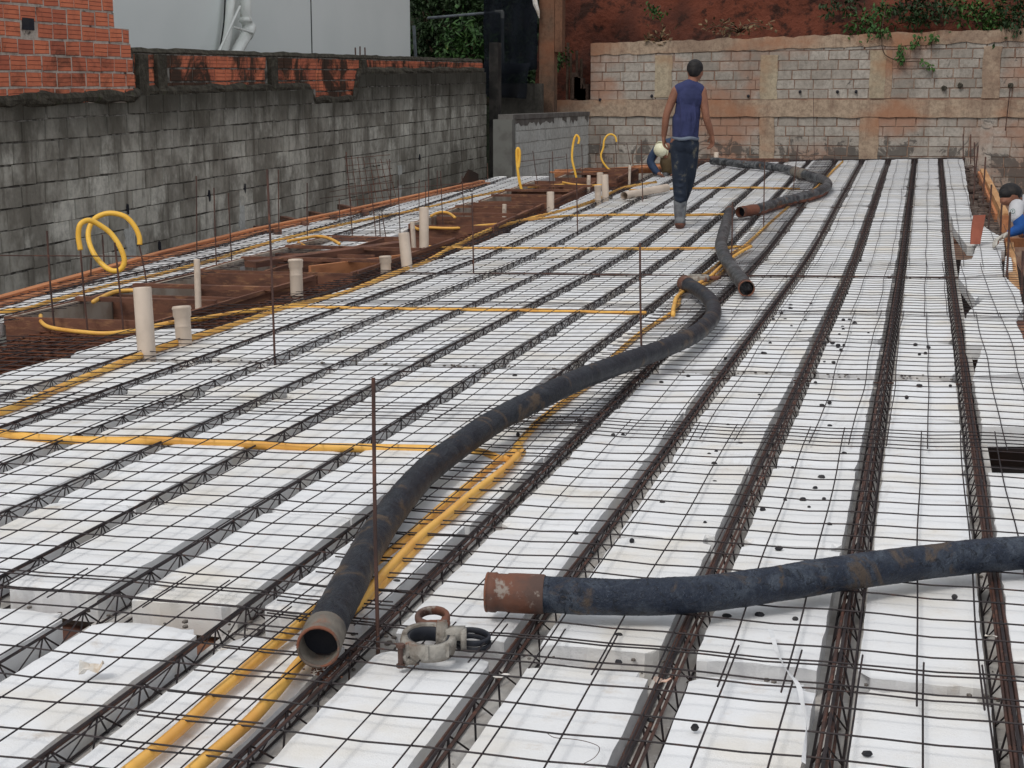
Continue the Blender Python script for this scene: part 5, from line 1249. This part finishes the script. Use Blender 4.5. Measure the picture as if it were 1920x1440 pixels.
f.limb(body,[(.05,.22,.20),(.02,-.05,.27),(.03,.02,.10),(.03,.06,-.0)],[.09,.062,.05,.04]);f.limb(body,[(.18,.22,.20),(.20,-.05,.27),(.18,.02,.10),(.17,.06,.0)],[.09,.062,.05,.04])
remeshed('body',body,M_SKIN,S2,.007,3)
ss=MB();f.ell(ss,(.10,.10,.39),(.185,.185,.145));f.limb(ss,[(-.065,.03,.43),(-.165,-.03,.30),(-.205,-.085,.20),(-.15,-.17,.10),(-.115,-.21,.065)],[.065,.060,.056,.050,.040]);f.limb(ss,[(.23,.02,.38),(.30,-.05,.22),(.24,-.15,.12)],[.06,.055,.045])
remeshed('shirt',ss,M_NAVY,S2,.008,3)
tt=MB();f.limb(tt,[(.05,.22,.20),(.035,-.03,.27),(-.0,-.08,.235),(.015,-.03,.12),(.02,.03,.05)],[.10,.075,.068,.062,.055]);f.limb(tt,[(.18,.22,.20),(.16,-.05,.26),(.14,-.08,.235),(.12,-.02,.12),(.12,.04,.05)],[.10,.08,.074,.066,.055]);f.ell(tt,(.11,.24,.18),(.16,.12,.12))
remeshed('trousers',tt,M_KHAKI,S2,.008,3)
bt=MB();f.limb(bt,[(.02,.03,.06),(.01,-.04,.02),(.0,-.12,.01)],[.05,.045,.035]);f.limb(bt,[(.13,.03,.06),(.13,-.04,.02),(.14,-.12,.01)],[.05,.045,.035]);remeshed('boots',bt,M_BOOT,S2,.007,2)
hh=MB();hc=(-.075,-.17,.375);f.ell(hh,hc,(.100,.108,.098),.4)
for v_ in hh.v:
    q=v_-f.p(hc);nrm_=(Z*-.25-HF*.62-RT*.62).normalized();t=q.dot(nrm_)
    if t<-.012: v_ -= nrm_*(t+.012)
remeshed('hard_hat',hh,M_HELM,S2,.005,3)
hr=MB();nrm_=(Z*-.25-HF*.62-RT*.62).normalized();ring(hr,f.p(hc)-nrm_*.014,.104,.008,.022,nrm_,Z);hr.build('hat_brim',M_HELM,S2,True)
# ---- bending worker at right edge
c3=14.0;sh0=atC(1912,388,c3);b3=Vector((sh0.x,sh0.y,zd(sh0.y)));f=Fig(b3);S3=empty('person',b3)
tag(S3,'worker in a white shirt with blue sleeves bending over the deck at the right edge','person')
def q3(px,py,dy=0): 
    P_=atC(px,py,c3+dy)-f.o;return (P_.dot(RT),P_.dot(HF),P_.z)
body=MB();hc=q3(1894,366,-.02);f.ell(body,hc,(.078,.098,.10),.3);f.ell(body,q3(1886,376,-.06),(.055,.05,.045));f.ell(body,q3(1882,378,-.12),(.018,.02,.016));f.ell(body,q3(1904,372,-.08),(.012,.022,.030))
f.limb(body,[q3(1916,384,.06),q3(1903,374,.0)],[.06,.055])
f.limb(body,[q3(1925,392,.08),q3(1970,392,.2),q3(2020,400,.3)],[.13,.13,.14]);f.limb(body,[q3(1910,392,-.1),q3(1914,392,.22)],[.06,.06])
f.limb(body,[q3(1908,394,-.12),q3(1912,415,-.16),q3(1912,428,-.18),q3(1900,434,-.18),q3(1888,440,-.18)],[.05,.043,.04,.035,.027])
f.limb(body,[q3(1916,394,.2),q3(1925,425,.22),q3(1915,440,.15)],[.05,.04,.03])
f.limb(body,[q3(2020,405,.2),q3(2000,470,.05),q3(2040,540,.2)],[.10,.07,.05]);f.limb(body,[q3(2030,405,.4),q3(2010,470,.35),q3(2050,540,.5)],[.10,.07,.05])
a=q3(1888,440,-.18);f.hand(body,a,(-.9,-.3,-.35),(.0,-.9,.3),(0,0,-1),.45)
remeshed('body',body,M_SKIN,S3,.007,3)
hr=MB();f.ell(hr,q3(1894,362,-.01),(.094,.112,.094),.3);f.ell(hr,q3(1902,363,.03),(.07,.09,.08));f.ell(hr,q3(1886,364,-.06),(.06,.06,.05));remeshed('hair',hr,M_HAIR,S3,.007,2)
ts=MB();f.limb(ts,[q3(1922,391,.06),q3(1950,388,.14),q3(1990,392,.25),q3(2020,400,.3)],[.128,.148,.150,.15]);f.limb(ts,[q3(1907,388,-.10),q3(1905,398,-.13),q3(1905,406,-.15)],[.072,.066,.062]);f.limb(ts,[q3(1914,388,.18),q3(1922,405,.2)],[.07,.06])
remeshed('shirt',ts,M_WHITE,S3,.008,3)
us=MB();f.limb(us,[q3(1906,402,-.14),q3(1911,416,-.165),q3(1912,428,-.18),q3(1903,433,-.18),q3(1894,437,-.18)],[.055,.056,.054,.046,.036]);remeshed('undersleeve',us,M_BLUE,S3,.007,3);us=MB();f.limb(us,[q3(1922,405,.2),q3(1928,425,.22),q3(1918,438,.16)],[.05,.05,.04]);remeshed('undersleeve',us,M_BLUE,S3,.007,3)
gl=MB();Fig.hand(f,gl,a,(-.9,-.3,-.35),(.0,-.9,.3),(0,0,-1),.45,1.22);remeshed('glove',gl,M_GLOVE,S3,.0055,2)
tr_=MB();f.limb(tr_,[q3(2020,405,.2),q3(2000,470,.05),q3(2040,540,.2)],[.12,.09,.07]);f.limb(tr_,[q3(2030,405,.4),q3(2010,470,.35),q3(2050,540,.5)],[.12,.09,.07]);remeshed('trousers',tr_,M_JEAN,S3,.01,2)
# round green emblem on the sleeve
em=MB();cc=f.p(q3(1899,396,-.215))
vw=(CAM-cc).normalized();nrm_=(vw*.9-RT*.45).normalized();ring(em,cc,.020,.002,.0035,nrm_,RT,n=24)
uu=RT-nrm_*RT.dot(nrm_);uu.normalize();vv=nrm_.cross(uu);vv=vv if vv.z>0 else -vv
em.box(cc-uu*.003,uu*.0018,vv*.011,nrm_*.001);em.box(cc+uu*.003+vv*.009,uu*.006,vv*.0018,nrm_*.001);em.box(cc+uu*.002+vv*.0005,uu*.005,vv*.0018,nrm_*.001)
em.build('sleeve_emblem',M_GREEN,S3)
print('foam',cnt)
